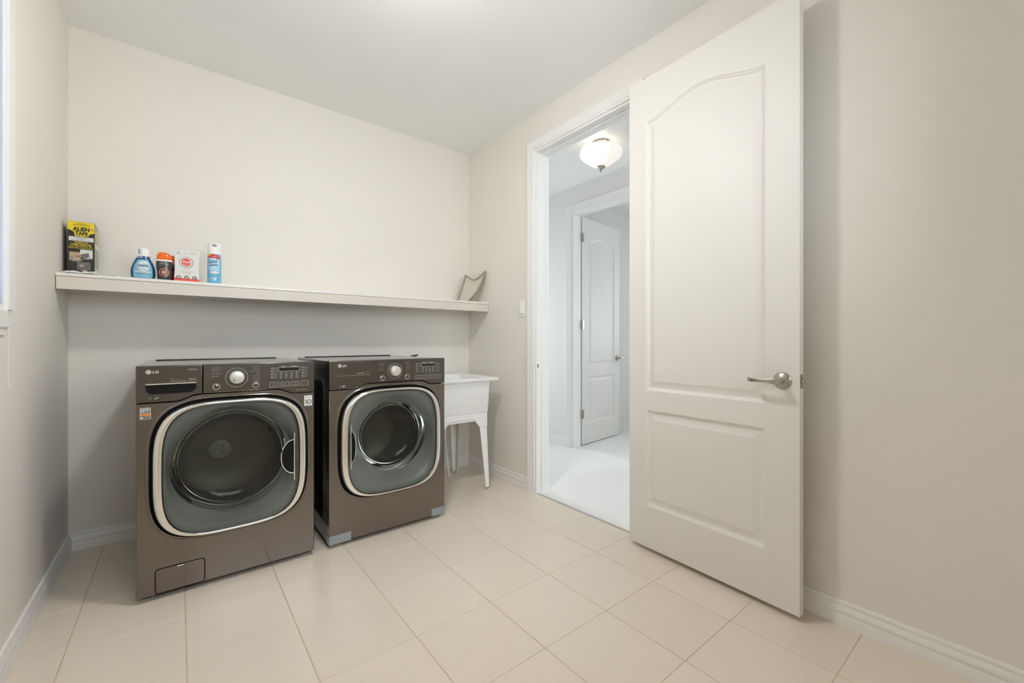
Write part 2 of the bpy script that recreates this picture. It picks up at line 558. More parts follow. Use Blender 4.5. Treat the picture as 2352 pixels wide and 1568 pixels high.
struct('wall_bedroom_back', MB().box(BX0, BX1 + 0.1, BY1, BY1 + 0.1, 0, HC), M['hallwall'], 'pale bedroom wall behind the opened bedroom door', 'wall')
struct('wall_bedroom_front', MB().box(BX0, BX1 + 0.1, BY0 - 0.1, BY0, 0, HC), M['hallwall'], 'bedroom wall facing the opened bedroom door', 'wall')
mb = MB()
mb.box(BX1, BX1 + 0.1, BY0, BED_FILL[0], 0, HC).box(BX1, BX1 + 0.1, BED_FILL[1], BY1, 0, HC)
mb.box(BX1, BX1 + 0.1, BED_FILL[0], BED_FILL[1], 0, BED_FILL[2]).box(BX1, BX1 + 0.1, BED_FILL[0], BED_FILL[1], BED_FILL[3], HC)
struct('wall_bedroom_end', mb, M['hallwall'], 'bedroom wall with the added fill window', 'wall')

# baseboards
BPROF = [(0, 0), (0.014, 0), (0.014, 0.040), (0.0128, 0.043), (0.0128, 0.046), (0.0148, 0.049), (0.0148, 0.058), (0.011, 0.068), (0.0085, 0.075), (0.0105, 0.080), (0.0105, 0.089), (0.008, 0.093), (0, 0.093)]


def baseboard(name, p, q, nrm, label):
    mb = MB()
    mb.loft([[(a[0] + nrm[0] * d, a[1] + nrm[1] * d, h) for d, h in BPROF] for a in (p, q)], True, True)
    return struct(name, mb, M['trim'], label, 'baseboard')


baseboard('baseboard_back', (L, B), (W, B), (0, -1), 'white moulded baseboard along the wall behind the washer')
baseboard('baseboard_left', (L, F), (L, B - 0.014), (1, 0), 'white moulded baseboard along the window wall')
baseboard('baseboard_right', (W, OY1 + 0.070), (W, B - 0.014), (-1, 0), 'white moulded baseboard between the utility sink and the doorway')
baseboard('baseboard_door_side', (W, F), (W, OY0 - 0.070), (-1, 0), 'white moulded baseboard running behind the open panelled door')
baseboard('baseboard_hall', (HW, DY1 + 0.078), (HW, HY1), (-1, 0), 'white baseboard in the hall, left of the bedroom doorway')
baseboard('baseboard_hall_near', (HW, HY0), (HW, DY0 - 0.078), (-1, 0), 'white baseboard in the hall, right of the bedroom doorway')
baseboard('baseboard_bedroom', (BX0, BY1), (BX1, BY1), (0, -1), 'white baseboard in the bedroom behind its door')

# door casings and jambs
CPROF = [(0, 0), (0, 0.010), (0.006, 0.013), (0.013, 0.013), (0.016, 0.009), (0.021, 0.0085), (0.024, 0.012), (0.030, 0.013), (0.066, 0.018), (0.078, 0.021), (0.088, 0.020), (0.092, 0.016), (0.092, 0)]
t1 = thing('trim_1', 'white moulded casing and jamb around the laundry doorway to the hall', 'door frame', (0, 0, 0), kind='structure')
g = 0.0
K1 = 0.070 / 0.092
sw = sweep([(OY1 + g, 0), (OY1 + g, OZ + g), (OY0 - g, OZ + g), (OY0 - g, 0)], [(d * K1, h) for d, h in CPROF], lambda u, v, h: (W - h, u, v), -1)
sw.build('casing', M['trim'], t1, ang=20)
JT = 0.016
mb = MB()
mb.box(W - 0.002, W + T + 0.002, OY1 - JT, OY1, 0, OZ)
mb.build('jamb', M['trim'], t1, 0.001)
MB().box(W - 0.002, W + T + 0.002, OY0, OY0 + JT, 0, OZ).build('jamb', M['trim'], t1, 0.001)
MB().box(W - 0.002, W + T + 0.002, OY0 + JT, OY1 - JT, OZ - JT, OZ).build('head_jamb', M['trim'], t1, 0.001)
s0 = W + 0.042
MB().box(s0, s0 + 0.034, OY1 - JT - 0.011, OY1 - JT, 0, OZ - JT).build('door_stop', M['trim'], t1, 0.0015)
MB().box(s0, s0 + 0.034, OY0 + JT, OY0 + JT + 0.011, 0, OZ - JT).build('door_stop', M['trim'], t1, 0.0015)
MB().box(s0, s0 + 0.034, OY0 + JT + 0.011, OY1 - JT - 0.011, OZ - JT - 0.011, OZ - JT).build('door_stop', M['trim'], t1, 0.0015)
sp = MB().box(W - 0.006, W + 0.03, OY1 - JT - 0.0015, OY1 - JT, 0.885, 0.945).build('strike_plate', M['white'], t1, 0.0005)
MB().box(W + 0.006, W + 0.018, OY1 - JT - 0.002, OY1 - JT - 0.001, 0.902, 0.928).build('latch_hole', M['greypic'], sp)

t2 = thing('trim_2', 'white casing and jamb around the bedroom doorway seen across the hall', 'door frame', (0, 0, 0), kind='structure')
k = 0.078 / 0.092
sweep([(DY1 + g, 0), (DY1 + g, DZ + g), (DY0 - g, DZ + g), (DY0 - g, 0)], [(d * k, h) for d, h in CPROF], lambda u, v, h: (HW - h, u, v), -1).build('casing', M['trim'], t2, ang=20)
MB().box(HW - 0.002, HW + 0.112, DY1 - JT, DY1, 0, DZ).build('jamb', M['trim'], t2, 0.001)
MB().box(HW - 0.002, HW + 0.112, DY0, DY0 + JT, 0, DZ).build('jamb', M['trim'], t2, 0.001)
MB().box(HW - 0.002, HW + 0.112, DY0 + JT, DY1 - JT, DZ - JT, DZ).build('head_jamb', M['trim'], t2, 0.001)


# ------------------------------------------------------------------ panelled doors
def arch_top(u, u0, u1, zl, zh):
    """camber: flat shoulders, S-curve up to the crown"""
    t = (u - u0) / (u1 - u0)
    w = 0.5 - 0.5 * math.cos(2 * PI * t)
    return zl + (zh - zl) * (w ** 0.85)


def leaf_mesh(w, h, th, u0, u1, lz0, lz1, uz0, uzl, uzh):
    mb = MB()
    N = 36
    us = [u0 + (u1 - u0) * k / N for k in range(N + 1)]
    for side in (0, 1):
        def Y(dep):
            return dep if side == 0 else th - dep
        # frame of the face, in strips around the two panels
        for a, b, c, d in ((0, u0, 0, h), (u1, w, 0, h), (u0, u1, 0, lz0), (u0, u1, lz1, uz0)):
            mb.add([(a, Y(0), c), (b, Y(0), c), (b, Y(0), d), (a, Y(0), d)], [(0, 1, 2, 3)])
        for k in range(N):
            a, b = us[k], us[k + 1]
            mb.add([(a, Y(0), arch_top(a, u0, u1, uzl, uzh)), (b, Y(0), arch_top(b, u0, u1, uzl, uzh)), (b, Y(0), h), (a, Y(0), h)], [(0, 1, 2, 3)])
        steps = [(0, 0), (0.004, 0.0035), (0.009, 0.0055), (0.013, 0.0095), (0.019, 0.0105), (0.024, 0.0100), (0.046, 0.0030), (0.049, 0.0022)]
        for kind in (0, 1):
            loops = []
            for ins, dep in steps:
                a, b = u0 + ins, u1 - ins
                lp = []
                if kind == 0:
                    lp = [(a, Y(dep), lz0 + ins), (b, Y(dep), lz0 + ins), (b, Y(dep), lz1 - ins), (a, Y(dep), lz1 - ins)]
                else:
                    lp = [(a, Y(dep), uz0 + ins), (b, Y(dep), uz0 + ins)]
                    for k in range(N, -1, -1):
                        u = a + (b - a) * k / N
                        lp.append((u, Y(dep), arch_top(u, a, b, uzl, uzh) - ins))
                loops.append(lp)
            mb.loft(loops, False, True)
    # edges
    for a, b in (((0, 0), (0, h)), ((w, 0), (w, h)), ((0, 0), (w, 0)), ((0, h), (w, h))):
        mb.add([(a[0], 0, a[1]), (b[0], 0, b[1]), (b[0], th, b[1]), (a[0], th, a[1])], [(0, 1, 2, 3)])
    me = mb.mesh('door_leaf', M['door'], 25)
    bm = bmesh.new()
    bm.from_mesh(me)
    bmesh.ops.remove_doubles(bm, verts=bm.verts, dist=1e-5)
    bmesh.ops.recalc_face_normals(bm, faces=bm.faces)
    bm.to_mesh(me)
    bm.free()
    me.set_sharp_from_angle(angle=math.radians(14))
    return me


def lever(parent, u, z, y, out, direction, big=True):
    """rose and lever handle on a door face at y; out = -1 towards local -y"""
    lv = D.objects.new('lever_handle', None)
    COL.objects.link(lv)
    lv.parent = parent
    lv.location = (u, y, z)
    s = out
    MB().lathe([(0.0001, s * 0.014), (0.012, s * 0.014), (0.018, s * 0.012), (0.028, s * 0.006), (0.033, s * 0.003), (0.034, 0)], (0, 0, 0), 40, 'y').build('rose', M['nickel'], lv, ang=50)
    mb = MB()
    mb.lathe([(0.0125, s * 0.010), (0.0125, s * 0.030), (0.0135, s * 0.031), (0.0135, s * 0.058), (0.011, s * 0.062), (0.0001, s * 0.062)], (0, 0, 0), 28, 'y')
    mb.build('spindle', M['nickel'], lv, ang=40)
    # lever arm: flat, waisted, with a return at its end
    prof = [(0.010, 0.0125), (0.0, 0.0128), (-0.012, 0.0115), (-0.028, 0.0085), (-0.05, 0.0075), (-0.075, 0.0075), (-0.095, 0.0078), (-0.108, 0.0085), (-0.114, 0.0085)]
    loops = []
    for q, hw in prof:
        yc = s * (0.052 + 0.006 * math.sin(min(1, max(0, -q / 0.11)) * PI) - (0.012 * max(0, (-q - 0.095) / 0.02)))
        x = q * direction
        loops.append([(x, yc - 0.0055, -hw), (x, yc + 0.0055, -hw), (x, yc + 0.0055, hw), (x, yc - 0.0055, hw)])
    mb = MB()
    mb.loft(loops, True, True)
    mb.build('lever', M['nickel'], lv, 0.003, 3)
    return lv


DW, DH, DT, DG = 0.804, 2.437, 0.035, 0.022
d1 = thing('door_1', 'white two-panel arch-top door standing open against the beige wall, with nickel lever', 'door', (1.910, 1.384, DG), math.atan2(-0.804, -0.028), kind='structure')
lm = leaf_mesh(DW, DH, DT, 0.105, 0.680, 0.216, 0.712, 0.815, 2.208, 2.272)
o = D.objects.new('door_leaf', lm)
COL.objects.link(o)
o.parent = d1
lever(d1, 0.744, 0.912, 0.0, -1, 1)
lever(d1, 0.744, 0.912, DT, 1, 1)
lp = MB().prism(rrect(-0.0115, 0.0115, -0.028, 0.028, 0.006), -0.0012, 0.0).build('latch_plate', M['nickel'], d1, loc=(DW, DT / 2, 0.912), rot=(0, 0, PI / 2))
MB().prism(rrect(-0.006, 0.006, -0.009, 0.009, 0.004), -0.010, -0.001).build('latch_bolt', M['nickel'], lp)
MB().box(DW - 0.012, DW - 0.0005, 0.010, 0.024, -0.0015, 0.004).build('chipped_corner', M['rawwood'], d1)
for z in (0.22, 1.2, 2.2):
    hg = MB().tube([(-0.004, DT + 0.004, z), (-0.004, DT + 0.004, z + 0.09)], 0.006, 12).build('hinge', M['nickel'], d1)

d2 = thing('door_2', 'white panelled bedroom door opened inward beyond the hall, with three hinges', 'door', (HW + 0.128, DY1 - JT - 0.006, 0.016), math.atan2(0.088, 0.712), kind='structure')
lm2 = leaf_mesh(0.745, 2.370, 0.035, 0.115, 0.63, 0.216, 0.70, 0.815, 2.13, 2.19)
o = D.objects.new('door_leaf', lm2)
COL.objects.link(o)
o.parent = d2
lever(d2, 0.685, 0.885, 0.0, -1, -1)
for z in (0.27, 1.20, 2.11):
    hg = MB().tube([(-0.006, -0.006, z), (-0.006, -0.006, z + 0.09)], 0.006, 12).build('hinge', M['nickel'], d2)
    MB().box(0.0, 0.030, -0.002, 0.0, z, z + 0.09).build('hinge_leaf', M['nickel'], hg, 0.0008)

# ------------------------------------------------------------------ laundry window
w1 = thing('window_1', 'white framed window in the left wall, bright daylight outside', 'window', (0, 0, 0), kind='structure')
y0, y1, z0, z1 = WIN
WPROF = [(0, 0), (0, 0.009), (0.008, 0.012), (0.040, 0.012), (0.050, 0.014), (0.058, 0.014), (0.062, 0.011), (0.062, 0)]
sweep([(y1, z0), (y1, z1), (y0, z1), (y0, z0), (y1, z0)], WPROF, lambda u, v, h: (L + h, u, v), -1).build('casing', M['trim'], w1, ang=20)
mb = MB()
x0, x1 = L - 0.055, L + 0.002
for a, b, c, d in ((y0 - 0.01, y0 + 0.04, z0 - 0.01, z1 + 0.01), (y1 - 0.004, y1 + 0.03, z0 - 0.01, z1 + 0.01), (y0 + 0.04, y1 - 0.004, z0 - 0.01, z0 + 0.018), (y0 + 0.04, y1 - 0.004, z1 - 0.03, z1 + 0.01)):
    mb.box(x0, x1, a, b, c, d)
mb.build('window_frame', M['vinyl'], w1, 0.0015)
ym = (y0 + y1) / 2
MB().box(x0 + 0.008, x1 - 0.006, ym - 0.025, ym + 0.025, z0 + 0.018, z1 - 0.03).build('mullion', M['vinyl'], w1, 0.002)
MB().box(x1 - 0.010, x1 - 0.006, y0 + 0.036, ym - 0.022, z0 + 0.014, z1 - 0.026).build('pane', M['pane'], w1)
MB().box(x1 - 0.010, x1 - 0.006, ym + 0.022, y1 - 0.002, z0 + 0.014, z1 - 0.026).build('pane', M['pane'], w1)
MB().add([(x1 - 0.004, y0 + 0.037, z0 + 0.016), (x1 - 0.004, y1 - 0.003, z0 + 0.016), (x1 - 0.004, y1 - 0.003, z1 - 0.028), (x1 - 0.004, y0 + 0.037, z1 - 0.028)], [(0, 1, 2, 3)]).build('window_blind', M['blind'], w1)
MB().box(L + 0.0005, L + 0.007, y0 - 0.05, y1 - 0.002, z0 - 0.085, z0 - 0.060).build('apron', M['trim'], w1, 0.001)
MB().tube([(L + 0.016, 2.095, 1.135), (L + 0.014, 2.098, 1.05), (L + 0.012, 2.105, 0.98), (L + 0.011, 2.12, 0.93)], 0.0010, 6).build('blind_cord', M['trim'], w1)

w2 = thing('fill_window_bedroom', 'added fill window in the bedroom that lights the hall', 'window', (0, 0, 0), kind='structure')  # out of view, added to light hall and bedroom
y0, y1, z0, z1 = BED_FILL
mb = MB()
for a, b, c, d in ((y0, y0 + 0.05, z0, z1), (y1 - 0.05, y1, z0, z1), (y0 + 0.05, y1 - 0.05, z0, z0 + 0.05), (y0 + 0.05, y1 - 0.05, z1 - 0.05, z1)):
    mb.box(BX1 + 0.02, BX1 + 0.08, a, b, c, d)
mb.build('window_frame', M['vinyl'], w2, 0.002)
MB().box(BX1 + 0.045, BX1 + 0.05, y0 + 0.045, y1 - 0.045, z0 + 0.045, z1 - 0.045).build('pane', M['pane'], w2)


w3 = thing('fill_window_front', 'added fill window in the wall opposite the washer and dryer', 'window', (0, 0, 0), kind='structure')  # out of view, added as fill from behind the camera
xa, xb, z0, z1 = FRONT_FILL
mb = MB()
for a, b, c, d in ((xa, xa + 0.05, z0, z1), (xb - 0.05, xb, z0, z1), ((xa + xb) / 2 - 0.025, (xa + xb) / 2 + 0.025, z0 + 0.05, z1 - 0.05), (xa + 0.05, xb - 0.05, z0, z0 + 0.05), (xa + 0.05, xb - 0.05, z1 - 0.05, z1)):
    mb.box(a, b, F - 0.08, F - 0.03, c, d)
mb.build('window_frame', M['vinyl'], w3, 0.002)
MB().box(xa + 0.045, xb - 0.045, F - 0.058, F - 0.053, z0 + 0.045, z1 - 0.045).build('pane', M['pane'], w3)
sweep([(xb, z0), (xb, z1), (xa, z1), (xa, z0), (xb, z0)], WPROF, lambda u, v, h: (u, F + h, v), -1).build('casing', M['trim'], w3, ang=20)


# ------------------------------------------------------------------ washer and dryer
MWID, MDEP, MTOP = 0.342, 0.755, 0.985
N_ = 96
ANG = [2 * PI * k / N_ for k in range(N_)]


def arch(x):
    a = abs(x - 0.02)
    if a < 0.155:
        return 0.857
    if a > 0.235:
        return 0.832
    t = (a - 0.155) / 0.08
    return 0.832 + 0.025 * (0.5 + 0.5 * math.cos(PI * t))


CX, CZ = 0.004, 0.532


def machine(name, label, loc, dryer):
    t = thing(name, label, 'dryer' if dryer else 'washer', loc)
    # cabinet of sheet sides, open at the front
    mb = MB()
    mb.box(-MWID, -MWID + 0.012, 0.045, MDEP, 0.022, 0.972)
    mb.box(MWID - 0.012, MWID, 0.045, MDEP, 0.022, 0.972)
    mb.box(-MWID + 0.012, MWID - 0.012, MDEP - 0.012, MDEP, 0.022, 0.972)
    mb.box(-MWID + 0.012, MWID - 0.012, 0.045, MDEP - 0.012, 0.022, 0.034)
    cab = mb.build('cabinet', M['blackside'], t, 0.003)
    for sx in (-1, 1):
        mb = MB()
        o_ = rrect(0.13, 0.62, 0.10, 0.88, 0.06, 6)
        i_ = rrect(0.136, 0.614, 0.106, 0.874, 0.055, 6)
        mb.loft([[(sx * MWID, y, z) for y, z in o_], [(sx * (MWID + 0.003), y, z) for y, z in i_]], False, True)
        mb.build('side_rib', M['blackside'], cab)
    # feet
    for sx in (-1, 1):
        for yy in (0.045, 0.69):
            MB().lathe([(0.0001, 0), (0.02, 0), (0.021, 0.006), (0.012, 0.009), (0.012, 0.024), (0.0001, 0.024)], (sx * (MWID - 0.038), yy, 0), 18).build('foot', M['foot'], t)
    # front panel with the door opening and its raised lip
    lo = []

    def outline(grow=0.0):
        pts = []
        for a in ANG:
            c, s = math.cos(a), math.sin(a)
            lo_, hi_ = 0.1, 0.9
            for _ in range(34):
                m_ = (lo_ + hi_) / 2
                x, z = CX + m_ * c, CZ + m_ * s
                ok = abs(x) < MWID - grow and z > 0.022 + grow and z < arch(x) - 0.0015 - grow
                lo_, hi_ = (m_, hi_) if ok else (lo_, m_)
            pts.append((CX + lo_ * c, CZ + lo_ * s))
        # snap the nearest sample to each true corner
        e = MWID - grow
        for cx, cz in ((-e, 0.022 + grow), (e, 0.022 + grow), (-e, arch(-e) - 0.0015 - grow), (e, arch(e) - 0.0015 - grow)):
            q = min(range(N_), key=lambda i: (pts[i][0] - cx) ** 2 + (pts[i][1] - cz) ** 2)
            pts[q] = (cx, cz)
        return pts

    def sq(a, b, y, n=3.7):
        return [(CX + p[0], y, CZ + p[1]) for p in (sel(a, b, q, n) for q in ANG)]
    o0 = outline(0.0)
    o1 = outline(0.0035)
    loops = [[(x, 0.045, z) for x, z in o0], [(x, 0.0035, z) for x, z in o0], [(x, 0.0, z) for x, z in o1],
             sq(0.318, 0.3135, 0.0), sq(0.314, 0.3105, -0.004), sq(0.309, 0.308, -0.0055), sq(0.3055, 0.3055, -0.003), sq(0.3045, 0.3045, 0.03)]
    mb = MB()
    mb.loft(loops)
    mb.build('front_panel', M['graphite'], t, ang=30)
    # dark gasket well behind the door
    mb = MB()
    mb.loft([sq(0.3045, 0.3045, 0.012), sq(0.262, 0.283, 0.012)])
    mb.build('gasket', M['blackrub'], t)
    # control panel (on the washer its left part is the detergent drawer)
    split = -0.119
    pieces = [('control_panel', -MWID, MWID)] if dryer else [('detergent_drawer', -MWID, split - 0.0012), ('control_panel', split + 0.0012, MWID)]
    pan = {}
    for nm, xa, xb in pieces:
        pts = []
        K = 60
        for k in range(K + 1):
            x = xa + (xb - xa) * k / K
            pts.append((x, arch(x) + 0.0015))
        pts += [(xb, MTOP + 0.003), (xa, MTOP + 0.003)]
        mb = MB()
        if nm == 'detergent_drawer':
            mb.prism(pts, 0.0, 0.06)
        else:
            mb.prism(pts, 0.0, 0.06)
        pan[nm] = mb.build(nm, M['panel'], t, 0.004, 3)
    cp = pan['control_panel']
    dr = pan.get('detergent_drawer', cp)
    # top plate with a black raised rear strip
    MB().box(-MWID, MWID, 0.06, MDEP, 0.972, MTOP).build('top_plate', M['topsteel'], t, 0.003)
    MB().box(-MWID + 0.04, MWID - 0.06, MDEP - 0.05, MDEP - 0.01, MTOP - 0.001, MTOP + 0.005).build('rear_strip', M['black'], t, 0.002)
    # ---- the door: chrome ring, tinted cover, grey inner funnel, bowl
    mb = MB()
    mb.loft([sq(0.2925, 0.2955, 0.006), sq(0.2935, 0.296, -0.018), sq(0.292, 0.295, -0.028), sq(0.288, 0.293, -0.035), sq(0.282, 0.291, -0.039), sq(0.272, 0.287, -0.0405), sq(0.2635, 0.284, -0.039), sq(0.2615, 0.283, -0.033)])
    door = D.objects.new('porthole_door', None)
    COL.objects.link(door)
    door.parent = t
    mb.build('chrome_ring', M['chrome'], door, ang=50)
    mb = MB()
    mb.loft([sq(0.2615, 0.283, -0.033), sq(0.2585, 0.280, -0.0335)])
    mb.build('seal_line', M['black'], door)
    cover = [sq(0.2585, 0.280, -0.0335)]
    for k in range(1, 9):
        s_ = 1 - k / 8
        cover.append(sq(max(0.2585 * s_, 0.0005), max(0.280 * s_, 0.0005), -0.0335 - 0.018 * (1 - s_ * s_)))
    mb = MB()
    mb.loft(cover)
    mb.build('door_window', M['doorglass'], door, ang=60)
    rb = 0.205 if dryer else 0.241
    BXC = CX + (0.028 if dryer else 0.0)
    bz = CZ + (0.005 if dryer else 0.0)

    def ci(r, y, cx=None, cz=None):
        cx = BXC if cx is None else cx
        cz = bz if cz is None else cz
        return [(cx + r * math.cos(a), y, cz + r * math.sin(a)) for a in ANG]
    mb = MB()
    fl = [sq(0.2610, 0.2825, -0.030), sq(0.252, 0.272, -0.010)]
    for k in range(1, 7):
        q = k / 6
        A_, B_ = sq(0.252, 0.272, 0), ci(rb, 0)
        y_ = -0.010 + 0.075 * (q ** 1.6)
        fl.append([(a[0] + (b[0] - a[0]) * q, y_, a[2] + (b[2] - a[2]) * q) for a, b in zip(A_, B_)])
    mb.loft(fl)
    mb.build('inner_frame', M['doorgrey'], door, ang=60)
    mb = MB()
    mb.loft([ci(rb, 0.064), ci(rb - 0.004, 0.072), ci(rb - 0.012, 0.10), ci(rb - 0.02, 0.13), ci(rb - 0.035, 0.150), ci(rb - 0.07, 0.160), ci(rb - 0.12, 0.163), ci(0.001, 0.164)])
    mb.build('glass_bowl', M['bowlglass'], door, ang=60)
    mb = MB()
    mb.loft([ci(rb + 0.004, 0.0655), ci(rb + 0.002, 0.09), ci(rb + 0.004, 0.12)])
    mb.build('bowl_rim', M['blackrub'], door, ang=60)
    # handle
    hs = -1 if dryer else 1
    hx = CX + hs * 0.243 - (0.004 if dryer else 0.006) * 1
    mb = MB()
    mb.box(hx - 0.0022, hx + 0.0022, -0.0435, -0.030, 0.413, 0.644)
    mb.build('handle_bar', M['chrome'], door, 0.001)
    pts = [(hx - hs * 0.004, 0.452)]
    arc = []
    hw_ = 0.054 if not dryer else 0.020
    for k in range(21):
        a = -PI / 2 + PI * k / 20
        arc.append((hx - hs * (0.004 + hw_ * math.cos(a)), 0.530 + 0.081 * math.sin(a)))
    yy_ = -0.0435
    MB().prism(arc, yy_, yy_ + 0.010).build('handle_recess', M['blackrub'], door)
    MB().tube([(x, yy_ - 0.001, z) for x, z in arc], 0.0022 if not dryer else 0.0014, 8).build('recess_rim', M['doorgrey'], door)
    # ---- drum
    dz = CZ - 0.03
    dd = 0.54 if not dryer else 0.56
    mb = MB()
    mb.loft([ci(0.232, 0.155, CX, CZ - 0.005), ci(0.247, 0.165, CX, CZ - 0.008), ci(0.262, 0.19, CX, CZ - 0.01), ci(0.262, dd - 0.03, CX - 0.01, dz), ci(0.24, dd, CX - 0.01, dz), ci(0.09, dd + 0.004, CX - 0.02, dz - 0.005), ci(0.001, dd + 0.004, CX - 0.02, dz - 0.005)])
    dm = mb.build('drum', M['drum'], t, ang=60)
    for k in range(3):
        a = math.radians(20 + 120 * k)
        c, s = math.cos(a), math.sin(a)
        mb = MB()
        lps = []
        for yy, hh in ((0.2, 0.01), (0.26, 0.05), (0.44, 0.05), (0.5, 0.01)):
            lp_ = []
            for wv, hv in ((-0.035, 0.262), (-0.012, 0.262 - hh), (0.012, 0.262 - hh), (0.035, 0.262)):
                lp_.append((CX - 0.006 + c * hv - s * wv, yy, dz + s * hv + c * wv))
            lps.append(lp_)
        mb.loft(lps, True, True, False)
        mb.build('lifter', M['drum'], dm)
    if not dryer:
        MB().lathe([(0.0001, -0.012), (0.045, -0.012), (0.052, -0.008), (0.054, 0.0)], (CX - 0.026, dd + 0.002, dz - 0.012), 36, 'y').build('hub', M['hub'], dm)
        for a in (60, 190, 300):
            MB().lathe([(0.0001, -0.0135), (0.003, -0.0135), (0.003, -0.012)], (CX - 0.026 + 0.022 * math.cos(math.radians(a)), dd + 0.002, dz - 0.012 + 0.02 * math.sin(math.radians(a))), 10, 'y').build('hub_screw', M['darkprint'], dm)
    # dark liner between door and drum
    mb = MB()
    mb.loft([ci(0.29, 0.14, CX), ci(0.232, 0.155, CX, CZ - 0.005)])
    mb.build('tub_liner', M['blackrub'], t)

    # ---- control face
    fy = -0.0004
    off = (0.009, -0.003) if dryer else (0.0, 0.0)
    dx, dzz = 0.008 + off[0], 0.924 + off[1]
    ringflat('dial_ring', dx, dzz, 0.0425, 0.0440, 0.0, M['chrome'], cp, 48, 0.0012)
    ringflat('dial_well', dx, dzz, 0.030, 0.0425, 0.0, M['displayface'], cp, 48, 0.0006)
    kd = MB()
    kd.lathe([(0.031, -0.0), (0.031, -0.004), (0.0295, -0.006), (0.0285, -0.021), (0.027, -0.0235), (0.024, -0.0245), (0.0001, -0.0245)], (dx, 0, dzz), 48, 'y')
    kn = kd.build('control_dial', M['knob'], cp, ang=40)
    if not dryer:
        for qx, qz, r_ in ((-0.014, -0.006, 0.0022), (-0.0125, -0.012, 0.0026), (-0.0095, -0.0135, 0.0018)):
            MB().lathe([(0.0001, -0.0250), (r_, -0.0250), (r_, -0.0245)], (dx + qx, 0, dzz + qz), 10, 'y').build('dial_mark', M['darkprint'], kn)
    for rx, rz in ((-0.070, 0.886), (0.084, 0.885)) if not dryer else ((-0.056, 0.883), (0.092, 0.883)):
        ringflat('button_ring', rx, rz, 0.0117, 0.0142, 0.0, M['chrome'], cp, 36, 0.0018)
        MB().lathe([(0.0001, -0.0012), (0.0105, -0.0012), (0.0117, -0.0004)], (rx, 0, rz), 30, 'y').build('round_button', M['panel'], cp)
    # programme names
    if not dryer:
        left = ('Cotton/Normal', 'Bulky/Large', 'Heavy Duty', 'Bright Whites', 'Sanitary')
        right = ('Perm. Press', 'Delicates', 'Hand Wash/Wool', 'Towels', 'Speed Wash', 'Small Load', 'Downloaded')
    else:
        left = ('Cotton/Normal', 'Bulky/Large', 'Heavy Duty', 'Super Dry', 'Antibacterial')
        right = ('Perm. Press', 'Delicates', 'Towels', 'Small Load', 'Speed Dry', 'Air Dry', 'Downloaded')
    ox, oz = (0.009, -0.002) if dryer else (0, 0)
    for k, s_ in enumerate(left):
        z_ = 0.968 - 0.0098 * k + oz
        text(s_, -0.087 + ox, -0.087 + 0.0028 * len(s_) + ox, z_, z_ + 0.0052, fy, M['dimprint'], cp)
    for k, s_ in enumerate(right):
        z_ = 0.969 - 0.0108 * k + oz
        text(s_, 0.100 - 0.0027 * len(s_) + ox, 0.100 + ox, z_, z_ + 0.005, fy, M['dimprint'], cp)
    # display block
    bx, bz_ = (0.002, -0.004) if dryer else (0, 0)
    dp = MB().prism(rrect(0.141 + bx, 0.312 + bx, 0.905 + bz_, 0.973 + bz_, 0.003), -0.0006, 0.0005).build('display', M['displayface'], cp)
    flat('display_frame', rrect(0.1785 + bx, 0.2725 + bx, 0.944 + bz_, 0.964 + bz_, 0.002), -0.0012, M['print'], dp)
    flat('display_screen', rrect(0.180 + bx, 0.271 + bx, 0.9455 + bz_, 0.9625 + bz_, 0.0015), -0.0018, M['lcd'], dp)
    for k in range(4):
        z_ = 0.9575 - 0.0146 * k + bz_
        for xa, xb in ((0.144, 0.174), (0.281, 0.309)):
            b_ = MB().prism(rrect(xa + bx, xb + bx, z_ - 0.0055, z_ + 0.0065, 0.0015), -0.0018, 0.0).build('panel_button', M['btn'], dp)
            flat('button_mark', rrect(xa + 0.003 + bx, xa + 0.010 + bx, z_ + 0.0025, z_ + 0.0045, 0.0006), -0.0024, M['print'], dp)
    for xa, xb in ((0.192, 0.208), (0.234, 0.260)):
        flat('display_mark', rrect(xa + bx, xb + bx, 0.9665 + bz_, 0.9685 + bz_, 0.0006), -0.0012, M['print'], dp)
    for c_ in range(4):
        for r_ in range(5):
            xa = 0.184 + 0.0235 * c_ + bx
            z_ = 0.936 - 0.0066 * r_ + bz_
            flat('display_mark', rrect(xa, xa + 0.0125 - 0.002 * ((c_ + r_) % 3), z_, z_ + 0.0022, 0.0006), -0.0012, M['dimprint'], dp)
    names = ('Wash\nTemp.', 'Spin\nSpeed', 'Soil\nLevel', 'Rinse') if not dryer else ('Dry\nLevel', 'Temp.\nControl', 'Time\nDry', 'More\nTime')
    for k, (xa, xb) in enumerate(((0.142, 0.180), (0.189, 0.225), (0.234, 0.269), (0.278, 0.313))):
        xa += bx
        xb += bx
        za, zb = 0.869 + bz_, 0.892 + bz_
        o_, i_ = rrect(xa, xb, za, zb, 0.0025, 3), rrect(xa + 0.0011, xb - 0.0011, za + 0.0011, zb - 0.0011, 0.002, 3)
        mb = MB()
        mb.loft([[(x, -0.0008, z) for x, z in o_], [(x, -0.0008, z) for x, z in i_]])
        fr = mb.build('button_outline', M['print'], cp)
        wd = 0.010 if '\n' in names[k] else 0.008
        hh_ = 0.006 if '\n' in names[k] else 0.0026
        text(names[k], (xa + xb) / 2 - wd, (xa + xb) / 2 + wd, (za + zb) / 2 - hh_, (za + zb) / 2 + hh_, fy, M['dimprint'], cp)
    # maker's mark: disc with a face of letters, then the two letters
    lx, lz = (-0.289, 0.960) if dryer else (-0.302, 0.962)
    mk = MB().lathe([(0.0001, -0.0008), (0.0088, -0.0008), (0.0092, 0)], (lx, 0, lz), 28, 'y').build('logo_disc', M['print'], dr)
    mb = MB()
